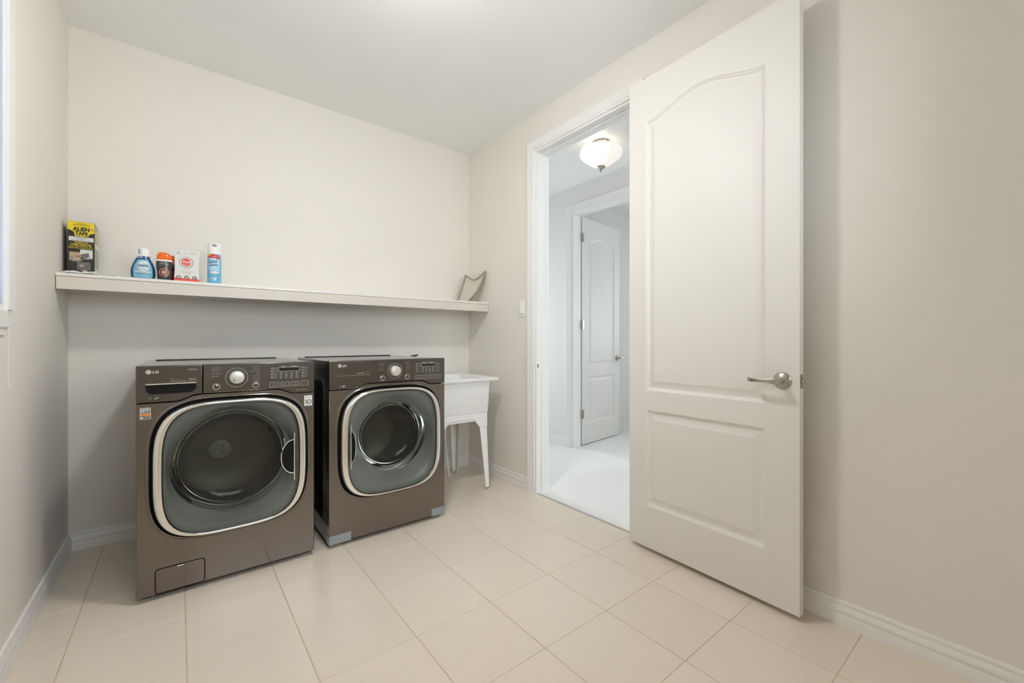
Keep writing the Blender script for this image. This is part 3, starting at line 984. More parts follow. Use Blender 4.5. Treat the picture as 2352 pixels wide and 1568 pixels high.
    for a0, a1 in ((-5, 270),):
        K = 26
        o_ = [(lx + 0.0072 * math.cos(math.radians(a0 + (a1 - a0) * k / K)), lz + 0.0072 * math.sin(math.radians(a0 + (a1 - a0) * k / K))) for k in range(K + 1)]
        i_ = [(lx + 0.0064 * math.cos(math.radians(a0 + (a1 - a0) * k / K)), lz + 0.0064 * math.sin(math.radians(a0 + (a1 - a0) * k / K))) for k in range(K + 1)]
        mb.loft([[(x, -0.0011, z) for x, z in o_], [(x, -0.0011, z) for x, z in i_]], closed=False)
    mb.box(lx + 0.001, lx + 0.0068, -0.0011, -0.001, lz - 0.0009, lz - 0.0002)
    mb.box(lx - 0.0006, lx + 0.0002, -0.0011, -0.001, lz - 0.0032, lz + 0.0036)
    mb.box(lx - 0.0006, lx + 0.0022, -0.0011, -0.001, lz - 0.0036, lz - 0.0028)
    mb.lathe([(0.0001, -0.0011), (0.0009, -0.0011)], (lx - 0.0034, 0, lz + 0.0028), 8, 'y')
    mb.build('logo_mark', M['darkprint'], dr)
    text('LG', lx + 0.0135, lx + 0.033, lz - 0.0062, lz + 0.0058, fy, M['print'], dr, bold=0.025)
    if not dryer:
        # drawer pocket with a chrome lip
        px0, px1, pz0, pz1 = -0.311, -0.142, 0.868, 0.907
        pts = [(px0, pz1), (px0, pz1 - 0.014)]
        for k in range(9):
            a = math.radians(180 + 90 * k / 8)
            pts.append((px0 + 0.024 + 0.024 * math.cos(a), pz1 - 0.014 + 0.025 * math.sin(a)))
        for k in range(9):
            a = math.radians(270 + 90 * k / 8)
            pts.append((px1 - 0.03 + 0.03 * math.cos(a), pz1 - 0.014 + 0.025 * math.sin(a)))
        pts.append((px1, pz1))
        MB().prism(pts, -0.0012, 0.004).build('drawer_pocket', M['blackrub'], dr)
        mb = MB()
        mb.loft([[(x, -0.001, pz1 + 0.001), (x, -0.007, pz1 + 0.001), (x, -0.008, pz1 + 0.0035), (x, -0.005, pz1 + 0.006), (x, -0.001, pz1 + 0.006)] for x in (px0, px1)], True, True)
        mb.build('drawer_lip', M['chrome'], dr)
        text('Direct Drive', -0.229, -0.177, 0.9165, 0.9245, fy, M['dimprint'], dr)
        text('Inverter', -0.229, -0.205, 0.9275, 0.9305, fy, M['dimprint'], dr)
        text('Steam', -0.164, -0.140, 0.966, 0.971, fy, M['print'], dr)
        flat('steam_mark', circ(-0.168, 0.9685, 0.0022, 12), -0.0008, M['dimprint'], dr)
        for xa in (-0.170, -0.1555):
            o_, i_ = rrect(xa, xa + 0.0138, 0.916, 0.931, 0.001, 2), rrect(xa + 0.0005, xa + 0.0133, 0.9165, 0.9305, 0.001, 2)
            mb = MB()
            mb.loft([[(x, -0.0006, z) for x, z in o_], [(x, -0.0006, z) for x, z in i_]])
            mb.build('badge_outline', M['dimprint'], dr)
            ringflat('badge', xa + 0.0069, 0.9245, 0.0018, 0.0036, 0.0, M['dimprint'], dr, 14, 0.0006)
        text('TrueBalance', 0.268, 0.311, 0.8465, 0.852, fy, M['dimprint'], cp)
        ringflat('balance_mark', 0.262, 0.849, 0.0012, 0.003, 0.0, M['dimprint'], cp, 12, 0.0006)
        flat('small_print', rrect(-0.303, -0.290, 0.847, 0.855, 0.001), -0.0006, M['btn'], dr)
        ringflat('chain_mark', -0.279, 0.8505, 0.0022, 0.0042, 0.0, M['dimprint'], dr, 16, 0.0006)
        ringflat('chain_mark', -0.2735, 0.8525, 0.0022, 0.0042, 0.0, M['dimprint'], dr, 16, 0.0006)
        # filter hatch low on the left
        MB().prism(rrect(-0.2822, -0.1098, 0.0243, 0.1307, 0.015), -0.0009, 0.001).build('hatch_groove', M['blackrub'], t)
        ht = MB().prism(rrect(-0.2785, -0.1135, 0.028, 0.127, 0.012), -0.0022, 0.001).build('filter_hatch', M['graphite'], t, 0.0008)
        MB().prism(rrect(-0.210, -0.184, 0.119, 0.1275, 0.002), -0.003, 0.0).build('hatch_notch', M['blackrub'], ht)
        MB().prism(rrect(-0.2085, -0.1855, 0.1215, 0.126, 0.001), -0.0036, 0.0).build('hatch_tab', M['hub'], ht)
        # stickers
        st = flat('certified_sticker', rrect(-0.329, -0.2945, 0.766, 0.814, 0.003), -0.0006, M['paper'], t)
        flat('sticker_field', rrect(-0.3275, -0.296, 0.7675, 0.8125, 0.002), -0.0011, M['stickerblue'], st)
        flat('sticker_band', rrect(-0.3275, -0.296, 0.7805, 0.792, 0.0005), -0.0016, M['stickerorange'], st)
        flat('sticker_seal', circ(-0.306, 0.786, 0.0085, 20), -0.0020, M['stickerorange'], st)
        text('CERTIFIED', -0.326, -0.2975, 0.805, 0.8105, -0.0018, M['paper'], st, bold=0.02)
        flat('sticker_print', rrect(-0.326, -0.2985, 0.8005, 0.8028, 0.0005), -0.0016, M['paper'], st)
        flat('sticker_print', rrect(-0.326, -0.314, 0.7965, 0.7985, 0.0005), -0.0016, M['paper'], st)
        flat('sticker_dot', circ(-0.3225, 0.773, 0.0034, 16), -0.0016, M['paper'], st)
        s2 = flat('warranty_sticker', rrect(0.2935, 0.3305, 0.7645, 0.8165, 0.001), -0.0006, M['paper'], t)
        flat('numeral_one', [(0.3005, 0.7735), (0.3035, 0.7735), (0.3035, 0.7955), (0.3005, 0.7955), (0.2985, 0.7925), (0.2985, 0.7905), (0.3005, 0.7915)], -0.0010, M['darkprint'], s2)
        ringflat('numeral_zero', 0.3165, 0.7845, 0.0078, 0.0112, -0.0006, M['darkprint'], s2, 36, 0.0004)
        text('YEAR', 0.3125, 0.3205, 0.783, 0.7863, -0.0012, M['midgrey'], s2)
        text('SMART DRIVE', 0.2975, 0.3265, 0.806, 0.8105, -0.0010, M['midgrey'], s2, bold=0.01)
        flat('sticker_print', rrect(0.301, 0.323, 0.768, 0.7695, 0.0005), -0.0010, M['midgrey'], s2)
    else:
        text('Sensor Dry', -0.197, -0.157, 0.912, 0.921, fy, M['print'], dr)
        MB().box(-0.298, -0.130, -0.0008, 0, 0.9055, 0.9066).build('underline', M['dimprint'], dr)
        mb = MB()
        o_, i_ = rrect(-0.1475, -0.131, 0.912, 0.926, 0.002, 2), rrect(-0.1467, -0.1318, 0.9128, 0.9252, 0.0015, 2)
        mb.loft([[(x, -0.0006, z) for x, z in o_], [(x, -0.0006, z) for x, z in i_]])
        mb.build('badge_outline', M['dimprint'], dr)
        flat('small_print', rrect(-0.292, -0.279, 0.847, 0.855, 0.001), -0.0006, M['btn'], dr)
        ringflat('chain_mark', -0.271, 0.8495, 0.002, 0.004, 0.0, M['print'], dr, 16, 0.0006)
        ringflat('chain_mark', -0.266, 0.8515, 0.002, 0.004, 0.0, M['print'], dr, 16, 0.0006)
        # blue-grey transit tape wrapped round the lower corners
        for sx, wv in ((-1, 0.112), (1, 0.092)):
            mb = MB()
            e = MWID + 0.0009
            za, zb = 0.0205, 0.067
            prof = [(sx * (e - wv), -0.0010), (sx * (e - 0.004), -0.0012), (sx * (e - 0.001), 0.001), (sx * e, 0.004), (sx * e, 0.055)]
            mb.loft([[(x, y, za) for x, y in prof], [(x, y, zb) for x, y in prof]], closed=False)
            mb.loft([[(x, y, za) for x, y in prof[:3]], [(x * 0.999, y + 0.03, za - 0.0012) for x, y in prof[:3]]], closed=False)
            ob = mb.build('transit_tape', M['tape'], t)
            ob['label'] = 'blue-grey tape'
    return t


machine('washing_machine', 'graphite front-load washer with detergent drawer and orange certified sticker', (0.202, 2.315, 0), False)
machine('tumble_dryer', 'graphite front-load dryer with blue-grey tape on its lower corners', (0.958, 2.315, 0), True)

# ------------------------------------------------------------------ shelf
SZ, SYF = 1.413, 2.842
sh = thing('wall_shelf', 'long white shelf across the back wall above the washer and dryer', 'shelf', (0, 0, 0))
MB().box(L + 0.001, W - 0.001, SYF, B - 0.001, SZ - 0.016, SZ).build('shelf_board', M['shelf'], sh, 0.001)
MB().box(L + 0.004, W - 0.004, SYF + 0.001, SYF + 0.018, SZ - 0.0185, SZ - 0.0165).build('raw_edge', M['rawwood'], sh)
MB().box(L + 0.0035, W - 0.004, SYF - 0.001, SYF + 0.018, SZ - 0.077, SZ - 0.0185).build('fascia', M['fascia'], sh, 0.001)
MB().box(L + 0.0005, L + 0.0035, SYF + 0.0, SYF + 0.018, SZ - 0.076, SZ - 0.0165).build('raw_end', M['rawwood'], sh)
MB().box(L + 0.001, W - 0.001, B - 0.020, B - 0.001, SZ - 0.072, SZ - 0.016).build('rear_cleat', M['shelf'], sh, 0.001)

# light switch
sw_ = thing('light_switch', 'white rocker light switch on the wall beside the doorway', 'light switch', (W, 2.405, 1.333))
mb = MB()
mb.loft([[(0, y, z) for y, z in rrect(-0.037, 0.037, -0.060, 0.060, 0.004)], [(-0.004, y, z) for y, z in rrect(-0.037, 0.037, -0.060, 0.060, 0.004)], [(-0.0065, y, z) for y, z in rrect(-0.034, 0.034, -0.057, 0.057, 0.004)]], True, True)
mb.build('switch_plate', M['trim'], sw_)
mb = MB()
mb.loft([[(-0.0065, y, z) for y, z in ((-0.0165, -0.034), (0.0165, -0.034), (0.0165, 0.034), (-0.0165, 0.034))], [(-0.0125, -0.0165, -0.034), (-0.0125, 0.0165, -0.034), (-0.0072, 0.0165, 0.034), (-0.0072, -0.0165, 0.034)]], True, True)
mb.build('switch_rocker', M['white'], sw_, 0.0008)


# ------------------------------------------------------------------ ceiling lamps
def ceiling_lamp(label, loc, shade, k=1.0, pan=False):
    t = thing('ceiling_lamp', label, 'ceiling lamp', loc)
    if pan:
        MB().lathe([(0.02, -0.030), (0.20 * k, -0.050), (0.202 * k, -0.054), (0.19 * k, -0.060), (0.105 * k, -0.046), (0.02, -0.034)], (0, 0, 0), 40).build('glow_block_pan', M['trim'], t, ang=40)  # added pan, keeps the lamp's direct light off the ceiling
    MB().lathe([(0.066 * k, 0), (0.070 * k, -0.006), (0.070 * k, -0.012), (0.062 * k, -0.022), (0.03 * k, -0.028), (0.012 * k, -0.032)], (0, 0, 0), 40).build('canopy', M['nickel'], t, ang=40)
    MB().lathe([(0.008 * k, -0.03), (0.008 * k, -0.19 * k)], (0, 0, 0), 12).build('stem', M['nickel'], t)
    pr = [(0.105, -0.048), (0.130, -0.052), (0.150, -0.061), (0.164, -0.075), (0.1675, -0.092), (0.163, -0.108), (0.150, -0.124), (0.128, -0.141), (0.106, -0.155), (0.090, -0.167), (0.074, -0.181), (0.055, -0.192), (0.030, -0.198), (0.012, -0.199)]
    MB().lathe([(r * k, z * k) for r, z in pr], (0, 0, 0), 48).build('glass_bowl', shade, t, ang=80)
    MB().lathe([(0.012 * k, -0.190 * k), (0.033 * k, -0.194 * k), (0.035 * k, -0.199 * k), (0.031 * k, -0.206 * k), (0.016 * k, -0.213 * k), (0.008 * k, -0.218 * k), (0.0085 * k, -0.226 * k), (0.010 * k, -0.230 * k), (0.007 * k, -0.237 * k), (0.0001, -0.238 * k)], (0, 0, 0), 28).build('finial', M['nickel'], t, ang=40)
    return t


ceiling_lamp('lit bowl ceiling lamp of the laundry room itself, under an added white pan that blocks its upward light', (0.68, 1.50, H), M['lamp'], 0.8, pan=True)
ceiling_lamp('lit frosted bowl ceiling lamp in the hall seen through the doorway', (2.62, 2.168, HC), M['halllamp'])

# ------------------------------------------------------------------ utility sink
sk = thing('utility_sink', 'white plastic utility sink on splayed legs between the dryer and the doorway wall', 'sink', (0, 0, 0))


def rect(x0, x1, y0, y1, z, r=0.012):
    return [(x, y, z) for x, y in rrect(x0, x1, y0, y1, r, 4)]


mb = MB()
mb.loft([rect(1.355, 1.850, 2.600, 3.070, 0.800), rect(1.314, 1.906, 2.558, 3.115, 0.797, 0.02), rect(1.312, 1.908, 2.556, 3.117, 0.803, 0.02), rect(1.312, 1.908, 2.556, 3.117, 0.816, 0.02), rect(1.315, 1.905, 2.559, 3.114, 0.819, 0.02),
         rect(1.372, 1.836, 2.615, 3.020, 0.819, 0.03), rect(1.378, 1.830, 2.621, 3.014, 0.812, 0.03), rect(1.40, 1.808, 2.645, 2.99, 0.53, 0.05), rect(1.42, 1.79, 2.665, 2.97, 0.515, 0.05)], False, True)
mb.loft([rect(1.352, 1.850, 2.582, 3.070, 0.800, 0.025), rect(1.362, 1.838, 2.592, 3.055, 0.572, 0.025), rect(1.368, 1.832, 2.596, 3.05, 0.560, 0.02), rect(1.375, 1.824, 2.600, 3.045, 0.552, 0.015), rect(1.376, 1.823, 2.602, 3.043, 0.500, 0.015)], False, True)
mb.build('tub', M['white'], sk, ang=30)
ap = [(1.376, 0.556), (1.376, 0.452), (1.446, 0.452), (1.500, 0.517), (1.700, 0.517), (1.754, 0.452), (1.823, 0.452), (1.823, 0.556)]
MB().prism(ap, 2.596, 2.612).build('front_apron', M['white'], sk, 0.003)
MB().prism(ap, 3.034, 3.046).build('rear_apron', M['white'], sk, 0.003)
for xs in (1, -1):
    for fr in (1, 0):
        cx = 1.5995
        a = lambda q: cx + xs * q
        yt = 2.600 if fr else 3.046
        yb = 2.548 if fr else 3.036
        sgn = 1 if fr else -1
        dt, db = (0.060, 0.040)
        mb = MB()
        # L-section leg: front web and side web
        for lo_pts in ('front', 'side'):
            if lo_pts == 'front':
                top = [(a(0.157), yt), (a(0.222), yt), (a(0.222), yt + sgn * 0.006), (a(0.157), yt + sgn * 0.006)]
                bot = [(a(0.178), yb), (a(0.210), yb), (a(0.210), yb + sgn * 0.006), (a(0.178), yb + sgn * 0.006)]
            else:
                top = [(a(0.216), yt), (a(0.222), yt), (a(0.222), yt + sgn * dt), (a(0.216), yt + sgn * dt)]
                bot = [(a(0.204), yb), (a(0.210), yb), (a(0.210), yb + sgn * db), (a(0.204), yb + sgn * db)]
            mb.loft([[(x, y, 0.46) for x, y in top], [(x, y, 0.012) for x, y in bot]], True, True)
        lg = mb.build('leg', M['white'] if fr else M['legwhite'], sk, 0.0015)
        MB().lathe([(0.0001, 0), (0.009, 0), (0.009, 0.004), (0.005, 0.006), (0.005, 0.016)], (a(0.197), yb + sgn * 0.012, 0), 14).build('leg_glide', M['foot'], lg)
dp = MB().tube([(1.708, 2.972, 0.0), (1.698, 2.966, 0.05), (1.675, 2.95, 0.16), (1.63, 2.90, 0.34), (1.60, 2.84, 0.44), (1.60, 2.82, 0.52)], 0.0085, 12).build('drain_pipe', M['white'], sk)
MB().lathe([(0.0001, 0.010), (0.012, 0.010), (0.018, 0.006), (0.030, 0.002), (0.031, 0)], (1.708, 2.972, 0), 28).build('floor_flange', M['chrome'], dp)
tp = MB().tube([(1.455, 3.07, 0.815), (1.455, 3.07, 0.93), (1.452, 3.06, 0.965)], [0.014, 0.014, 0.012], 14).build('black_tap', M['black'])
tag(tp, 'small black tap on the sink rim, peeking up behind the dryer top', 'tap')
mb = MB()
mb.loft([[(x, y, z) for x, y, z in ((1.405, 3.048, zc - h_), (1.405, 3.072, zc - h_), (1.405, 3.072, zc + h_), (1.405, 3.048, zc + h_))] if False else [(xx, 3.048, zc - h_), (xx, 3.072, zc - h_), (xx, 3.072, zc + h_), (xx, 3.048, zc + h_)] for xx, zc, h_ in ((1.418, 0.972, 0.007), (1.435, 0.974, 0.010), (1.452, 0.976, 0.009), (1.465, 0.982, 0.005), (1.476, 0.985, 0.004))], True, True)
mb.build('tap_lever', M['black'], tp, 0.002)

# ------------------------------------------------------------------ goods on the shelf
# tall black and yellow carton in the left corner
bx = thing('cardboard_box', 'tall black and yellow cardboard box in the left corner of the shelf', 'box', (-0.431, 2.985, SZ))
BWd, BHt, BDp = 0.0955, 0.275, 0.125
MB().box(0, BWd, 0, BDp, 0, BHt).build('carton', M['cartonblack'], bx, 0.0008)
MB().box(BWd, BWd + 0.0006, 0.002, BDp - 0.002, 0.002, BHt - 0.002).build('side_print', M['cartonside'], bx)
sd = lambda pts, m_, dx_=0.0012: MB().loft([[(BWd + dx_, y, z) for y, z in pts], [(BWd + dx_ + 0.0003, y, z) for y, z in pts]], True, True).build('side_label', m_, bx)
sd(rrect(0.006, 0.118, 0.150, 0.175, 0.002), M['paper'])
sd(circ(0.075, 0.105, 0.034, 24), M['midgrey'])
sd(rrect(0.008, 0.035, 0.07, 0.125, 0.002), M['paleyellow'])
sd(rrect(0.006, 0.118, 0.008, 0.05, 0.002), M['paper'])
sd(rrect(0.020, 0.110, 0.19, 0.245, 0.002), M['paleyellow'])
yel = [(0.0008, BHt - 0.001), (0.0008, 0.232), (0.010, 0.230), (0.020, 0.224), (0.024, 0.216), (0.025, 0.204), (0.032, 0.201), (0.040, 0.204), (0.050, 0.201), (0.060, 0.203), (0.073, 0.203), (0.075, 0.212), (0.082, 0.219), (BWd - 0.0008, 0.222), (BWd - 0.0008, BHt - 0.001)]
flat('yellow_panel', yel, -0.0006, M['yellow'], bx)
text('GRIPS ON', 0.032, 0.065, 0.263, 0.2675, -0.0009, M['darkprint'], bx, bold=0.02)
text('MOST SURFACES!', 0.020, 0.078, 0.2555, 0.2605, -0.0009, M['darkprint'], bx, bold=0.02)
text('ALiEN', 0.018, 0.078, 0.228, 0.249, -0.0009, M['cartonblack'], bx, bold=0.05)
text('TAPE', 0.026, 0.072, 0.207, 0.226, -0.0009, M['cartonblack'], bx, bold=0.05)
flat('tv_mark', circ(0.087, 0.240, 0.0045, 16, 0.003), -0.0009, M['lysred'], bx)
flat('white_band', rrect(0.004, 0.092, 0.178, 0.199, 0.0008), -0.0006, M['paper'], bx)
text('MULTI-FUNCTIONAL', 0.020, 0.075, 0.1925, 0.1965, -0.0009, M['darkprint'], bx)
text('REUSABLE', 0.032, 0.064, 0.1867, 0.1907, -0.0009, M['darkprint'], bx)
text('DOUBLE SIDED TAPE', 0.016, 0.079, 0.1807, 0.1847, -0.0009, M['darkprint'], bx)
text('WORKS ON', 0.023, 0.072, 0.167, 0.1745, -0.0006, M['yellow'], bx, bold=0.03)
text('THESE SURFACES', 0.011, 0.084, 0.157, 0.1645, -0.0006, M['yellow'], bx, bold=0.03)
text('Brick, Wood, Marble, Tile,', 0.008, 0.087, 0.1485, 0.1550, -0.0006, M['yellow'], bx, bold=0.02)
text('Metal, Glass, Plastic & More', 0.003, 0.092, 0.1400, 0.1465, -0.0006, M['yellow'], bx, bold=0.02)


def photo_card(x0, x1, z0, z1, m_, y):
    f_ = flat('picture_frame', rrect(x0, x1, z0, z1, 0.003), y, M['midgrey'], bx)
    flat('picture', rrect(x0 + 0.0006, x1 - 0.0006, z0 + 0.0006, z1 - 0.0006, 0.0026), y - 0.0004, m_, bx)
    flat('caption_strip', rrect(x0 + 0.0006, x1 - 0.0006, z0 + 0.0006, z0 + 0.0065, 0.0015), y - 0.0008, M['cartonblack'], bx)
    flat('caption', rrect(x0 + (x1 - x0) * 0.25, x1 - (x1 - x0) * 0.2, z0 + 0.0024, z0 + 0.0042, 0.0005), y - 0.0012, M['paper'], bx)


photo_card(0.006, 0.051, 0.075, 0.122, M['tan'], -0.0006)
for q in range(4):
    flat('picture', rrect(0.010 + 0.003 * q, 0.0115 + 0.003 * q, 0.090, 0.098 - 0.001 * (q % 2), 0.0003), -0.0016, M['greypic'], bx)
    flat('picture', rrect(0.029 + 0.004 * q, 0.0315 + 0.004 * q, 0.098, 0.106, 0.0003), -0.0016, M['greypic'], bx)
photo_card(0.044, 0.089, 0.088, 0.137, M['paper'], -0.0018)
flat('picture', [(0.046, 0.095), (0.079, 0.096), (0.074, 0.122), (0.046, 0.112)], -0.0030, M['greypic'], bx)
flat('picture', [(0.069, 0.0965), (0.077, 0.0965), (0.074, 0.103)], -0.0034, M['paper'], bx)
photo_card(0.034, 0.080, 0.030, 0.074, M['greypic'], -0.0006)
flat('picture', [(0.040, 0.056), (0.048, 0.049), (0.060, 0.056), (0.054, 0.062), (0.043, 0.060)], -0.0016, M['tan'], bx)
text('Alien Tape is guaranteed to', 0.012, 0.084, 0.018, 0.024, -0.0006, M['paper'], bx, bold=0.02)

# crumpled wraps in front of the box


def crumple(name, label, x0, x1, y0, y1, h, seed, m_):
    rnd = random.Random(seed)
    nx, ny = 16, 8
    mb = MB()
    top, bot = [], []
    for j in range(ny + 1):
        for i in range(nx + 1):
            u, v = i / nx, j / ny
            e = min(1, 5 * min(u, 1 - u)) * min(1, 4 * min(v, 1 - v) + 0.25)
            z = h * e * (0.45 + 0.55 * rnd.random())
            x = x0 + (x1 - x0) * u + rnd.uniform(-.002, .002)
            y = y0 + (y1 - y0) * v + rnd.uniform(-.003, .003)
            top.append((x, y, SZ + 0.0006 + z))
            bot.append((x, y, SZ + 0.0001))
    n = nx + 1
    fs = []
    for j in range(ny):
        for i in range(nx):
            a = j * n + i
            fs.append((a, a + 1, a + n + 1, a + n))
    mb.add(top, fs)
    o_ = mb.build(name, m_, ang=60)
    s_ = o_.modifiers.new('solid', 'SOLIDIFY')
    s_.thickness = 0.0004
    return o_


tag(crumple('plastic_bag', '', -0.446, -0.29, 2.85, 2.955, 0.020, 3, M['wrap']), 'flattened white plastic bag on the shelf in front of the tall yellow box', 'plastic bag')
tag(crumple('plastic_wrapper', '', -0.283, -0.235, 2.86, 2.93, 0.016, 5, M['wrap']), 'small crumpled clear wrapper on the shelf between the tall box and the blue bottle', 'wrapper')


def bottle_shape(prof, n_exp=2.4):
    """prof rows (z, half width, half depth); returns loops and a front-surface function"""
    loops = []
    for z, w_, d_ in prof:
        loops.append([(p[0], p[1], z) for p in (sel(w_, d_, 2 * PI * k / 40, n_exp) for k in range(40))])

    def front(x, z):
        for (za, wa, da), (zb, wb, db) in zip(prof, prof[1:]):
            if za <= z <= zb:
                q = (z - za) / max(1e-6, zb - za)
                w_, d_ = wa + (wb - wa) * q, da + (db - da) * q
                break
        else:
            w_, d_ = prof[-1][1], prof[-1][2]
        r_ = min(0.98, abs(x) / w_)
        return -d_ * (1 - r_ ** n_exp) ** (1 / n_exp)
    return loops, front


# blue dish spray bottle
by_ = thing('spray_refill_bottle', 'squat blue plastic bottle with white top on the shelf', 'bottle', (-0.1455, 2.905, SZ))
prof = [(0.0, 0.040, 0.026), (0.004, 0.046, 0.029), (0.02, 0.0492, 0.031), (0.045, 0.0495, 0.031), (0.065, 0.046, 0.029), (0.085, 0.039, 0.026), (0.105, 0.030, 0.022), (0.118, 0.025, 0.020), (0.122, 0.022, 0.019)]
lps, fr_ = bottle_shape(prof, 2.3)
MB().loft(lps, True, True).build('bottle_body', M['dawnblue'], by_, ang=60)
lab = [(-0.036, 0.006), (0.036, 0.006), (0.0375, 0.02), (0.0375, 0.045), (0.035, 0.062), (0.028, 0.082), (0.018, 0.100), (-0.018, 0.100), (-0.028, 0.082), (-0.035, 0.062), (-0.0375, 0.045), (-0.0375, 0.02)]
flat('front_label', dens(lab, 0.004), 0.0006, M['dawnlabel'], by_, surf=fr_)
flat('label_oval', circ(0.002, 0.066, 0.024, 28, 0.028), 0.0010, M['dawnpale'], by_, surf=fr_)
text('DAWN', -0.019, 0.022, 0.060, 0.075, 0.0016, M['navy'], by_, bold=0.03, surf=fr_)
text('PLATINUM', -0.013, 0.016, 0.046, 0.050, 0.0016, M['navy'], by_, surf=fr_)
text('POWERWASH', -0.030, 0.032, 0.030, 0.042, 0.0016, M['paper'], by_, bold=0.03, surf=fr_)
flat('label_line', rrect(-0.024, 0.026, 0.0245, 0.027, 0.0005), 0.0014, M['navy'], by_, surf=fr_)
cp_ = [(0.118, 0.0285, 0.022), (0.135, 0.0265, 0.021), (0.150, 0.024, 0.019), (0.158, 0.020, 0.016), (0.161, 0.012, 0.010)]
lps, fc_ = bottle_shape(cp_, 2.6)
MB().loft(lps, True, True).build('bottle_cap', M['white'], by_, ang=50)
tg_ = MB().box(-0.0265, -0.003, -0.0262, -0.0254, 0.108, 0.160).build('hang_tag', M['paper'], by_)
flat('tag_print', rrect(-0.017, -0.0145, 0.128, 0.152, 0.0005), -0.0268, M['darkprint'], tg_)
flat('tag_print', rrect(-0.0125, -0.011, 0.125, 0.148, 0.0005), -0.0268, M['darkprint'], tg_)
flat('tag_print', rrect(-0.022, -0.006, 0.111, 0.1155, 0.001), -0.0268, M['navy'], tg_)


# charcoal bottles with orange caps
def scent_bottle(label, loc):
    t = thing('scent_bottle', label, 'bottle', loc, 0, 'charcoal bottles with orange caps on the shelf')
    pr = [(0.0, 0.0265, 0.020), (0.004, 0.029, 0.022), (0.02, 0.0290, 0.0225), (0.045, 0.0302, 0.023), (0.065, 0.0328, 0.024), (0.082, 0.0343, 0.0245), (0.092, 0.0338, 0.024), (0.098, 0.0325, 0.0235)]
    lps, fr = bottle_shape(pr, 2.5)
    MB().loft(lps, True, True).build('bottle_body', M['darkbottle'], t, ang=60)
    rg = [(0.098, 0.0342, 0.0245), (0.106, 0.0338, 0.0243)]
    lps, _ = bottle_shape(rg, 2.5)
    MB().loft(lps, True, True).build('white_collar', M['white'], t)
    cpz = [(0.105, 0.0333, 0.024), (0.118, 0.0323, 0.0235), (0.132, 0.0298, 0.022), (0.141, 0.0262, 0.019), (0.146, 0.0195, 0.014), (0.1475, 0.010, 0.007)]
    lps, _ = bottle_shape(cpz, 2.6)
    # the cap's crown dips towards one side
    lps = [[(x, y, z - (0.006 * max(0, x / 0.03) if z > 0.13 else 0)) for x, y, z in lp_] for lp_ in lps]
    MB().loft(lps, True, True).build('bottle_cap', M['orange'], t, ang=50)
    flat('label_emblem', circ(0.0, 0.040, 0.0225, 26), 0.0006, M['copper'], t, surf=fr)
    mb = MB()
    flat('emblem_centre', circ(-0.001, 0.039, 0.017, 22), 0.0010, M['darkbottle'], t, surf=fr)
    flat('emblem_core', circ(-0.001, 0.039, 0.0125, 22), 0.0014, M['copper'], t, surf=fr)
    flat('emblem_glint', circ(-0.003, 0.041, 0.005, 14, 0.003), 0.0018, M['paper'], t, surf=fr)
    text('Downy', -0.013, 0.012, 0.0885, 0.0955, 0.0008, M['paper'], t, bold=0.01, surf=fr)
    text('UNSTOPABLES', -0.019, 0.018, 0.0815, 0.0865, 0.0008, M['print'], t, bold=0.01, surf=fr)
    flat('label_line', rrect(-0.024, 0.024, 0.0745, 0.0755, 0.0004), 0.0008, M['copper'], t, surf=fr)
    return t


scent_bottle('front charcoal bottle with orange cap, beside the blue bottle', (-0.0605, 2.885, SZ))
scent_bottle('rear charcoal bottle with orange cap, mostly hidden behind the white waisted box', (-0.012, 2.962, SZ))

# white waisted box
wb = thing('detergent_box', 'white waisted box with a red disc, between the orange-capped bottle and the spray can', 'box', (0.0335, 2.875, SZ))
hw0, hgt = 0.0555, 0.166
fpts = []
for k in range(25):
    z = hgt * k / 24
    t_ = k / 24
    fpts.append((z, hw0 - 0.0042 * math.sin(PI * t_)))
loops = []
for z, hw_ in fpts:
    dd_ = 0.060
    loops.append([(-hw_, 0, z), (hw_, 0, z), (hw_, dd_, z), (-hw_, dd_, z)])
MB().loft(loops, True, True).build('carton', M['paper'], wb, 0.0006)
MB().loft([[(hw_ + 0.0005, 0.006, z), (hw_ + 0.0005, 0.054, z)] for z, hw_ in fpts[2:16]], closed=False).build('side_print', M['palesky'], wb)
mb = MB()
mb.loft([[(-hw0 + 0.0012, -0.0004, 0.142), (-hw0 + 0.0012, -0.0004, 0.1428)], [(-0.005, -0.0004, 0.143), (-0.005, -0.0004, 0.1438)], [(0.025, -0.0004, 0.139), (0.025, -0.0004, 0.1398)], [(hw0 - 0.0015, -0.0004, 0.131), (hw0 - 0.0015, -0.0004, 0.1318)]], closed=False)
mb.build('flap_edge', M['midgrey'], wb)
flat('drum_print', circ(-0.002, 0.104, 0.032, 32, 0.031), -0.0005, M['midgrey'], wb)
flat('drum_print', circ(-0.003, 0.105, 0.026, 32, 0.0255), -0.0009, M['paper'], wb)
flat('red_disc', circ(-0.003, 0.105, 0.0205, 32, 0.021), -0.0013, M['red'], wb)
text('dryel', -0.0195, 0.0145, 0.0975, 0.114, -0.0022, M['paper'], wb, bold=0.03)
flat('disc_print', rrect(-0.011, 0.006, 0.0925, 0.094, 0.0004), -0.0019, M['paper'], wb)
flat('round_mark', circ(-0.036, 0.153, 0.0065, 20), -0.0005, M['midgrey'], wb)
for xa, xb, z_ in ((-0.015, 0.005, 0.156), (-0.015, 0.003, 0.151), (0.012, 0.040, 0.156), (0.012, 0.045, 0.151)):
    flat('small_print', rrect(xa, xb, z_, z_ + 0.0016, 0.0005), -0.0005, M['midgrey'], wb)
text('At-home dry cleaner', -0.028, 0.026, 0.060, 0.0645, -0.0005, M['midgrey'], wb)
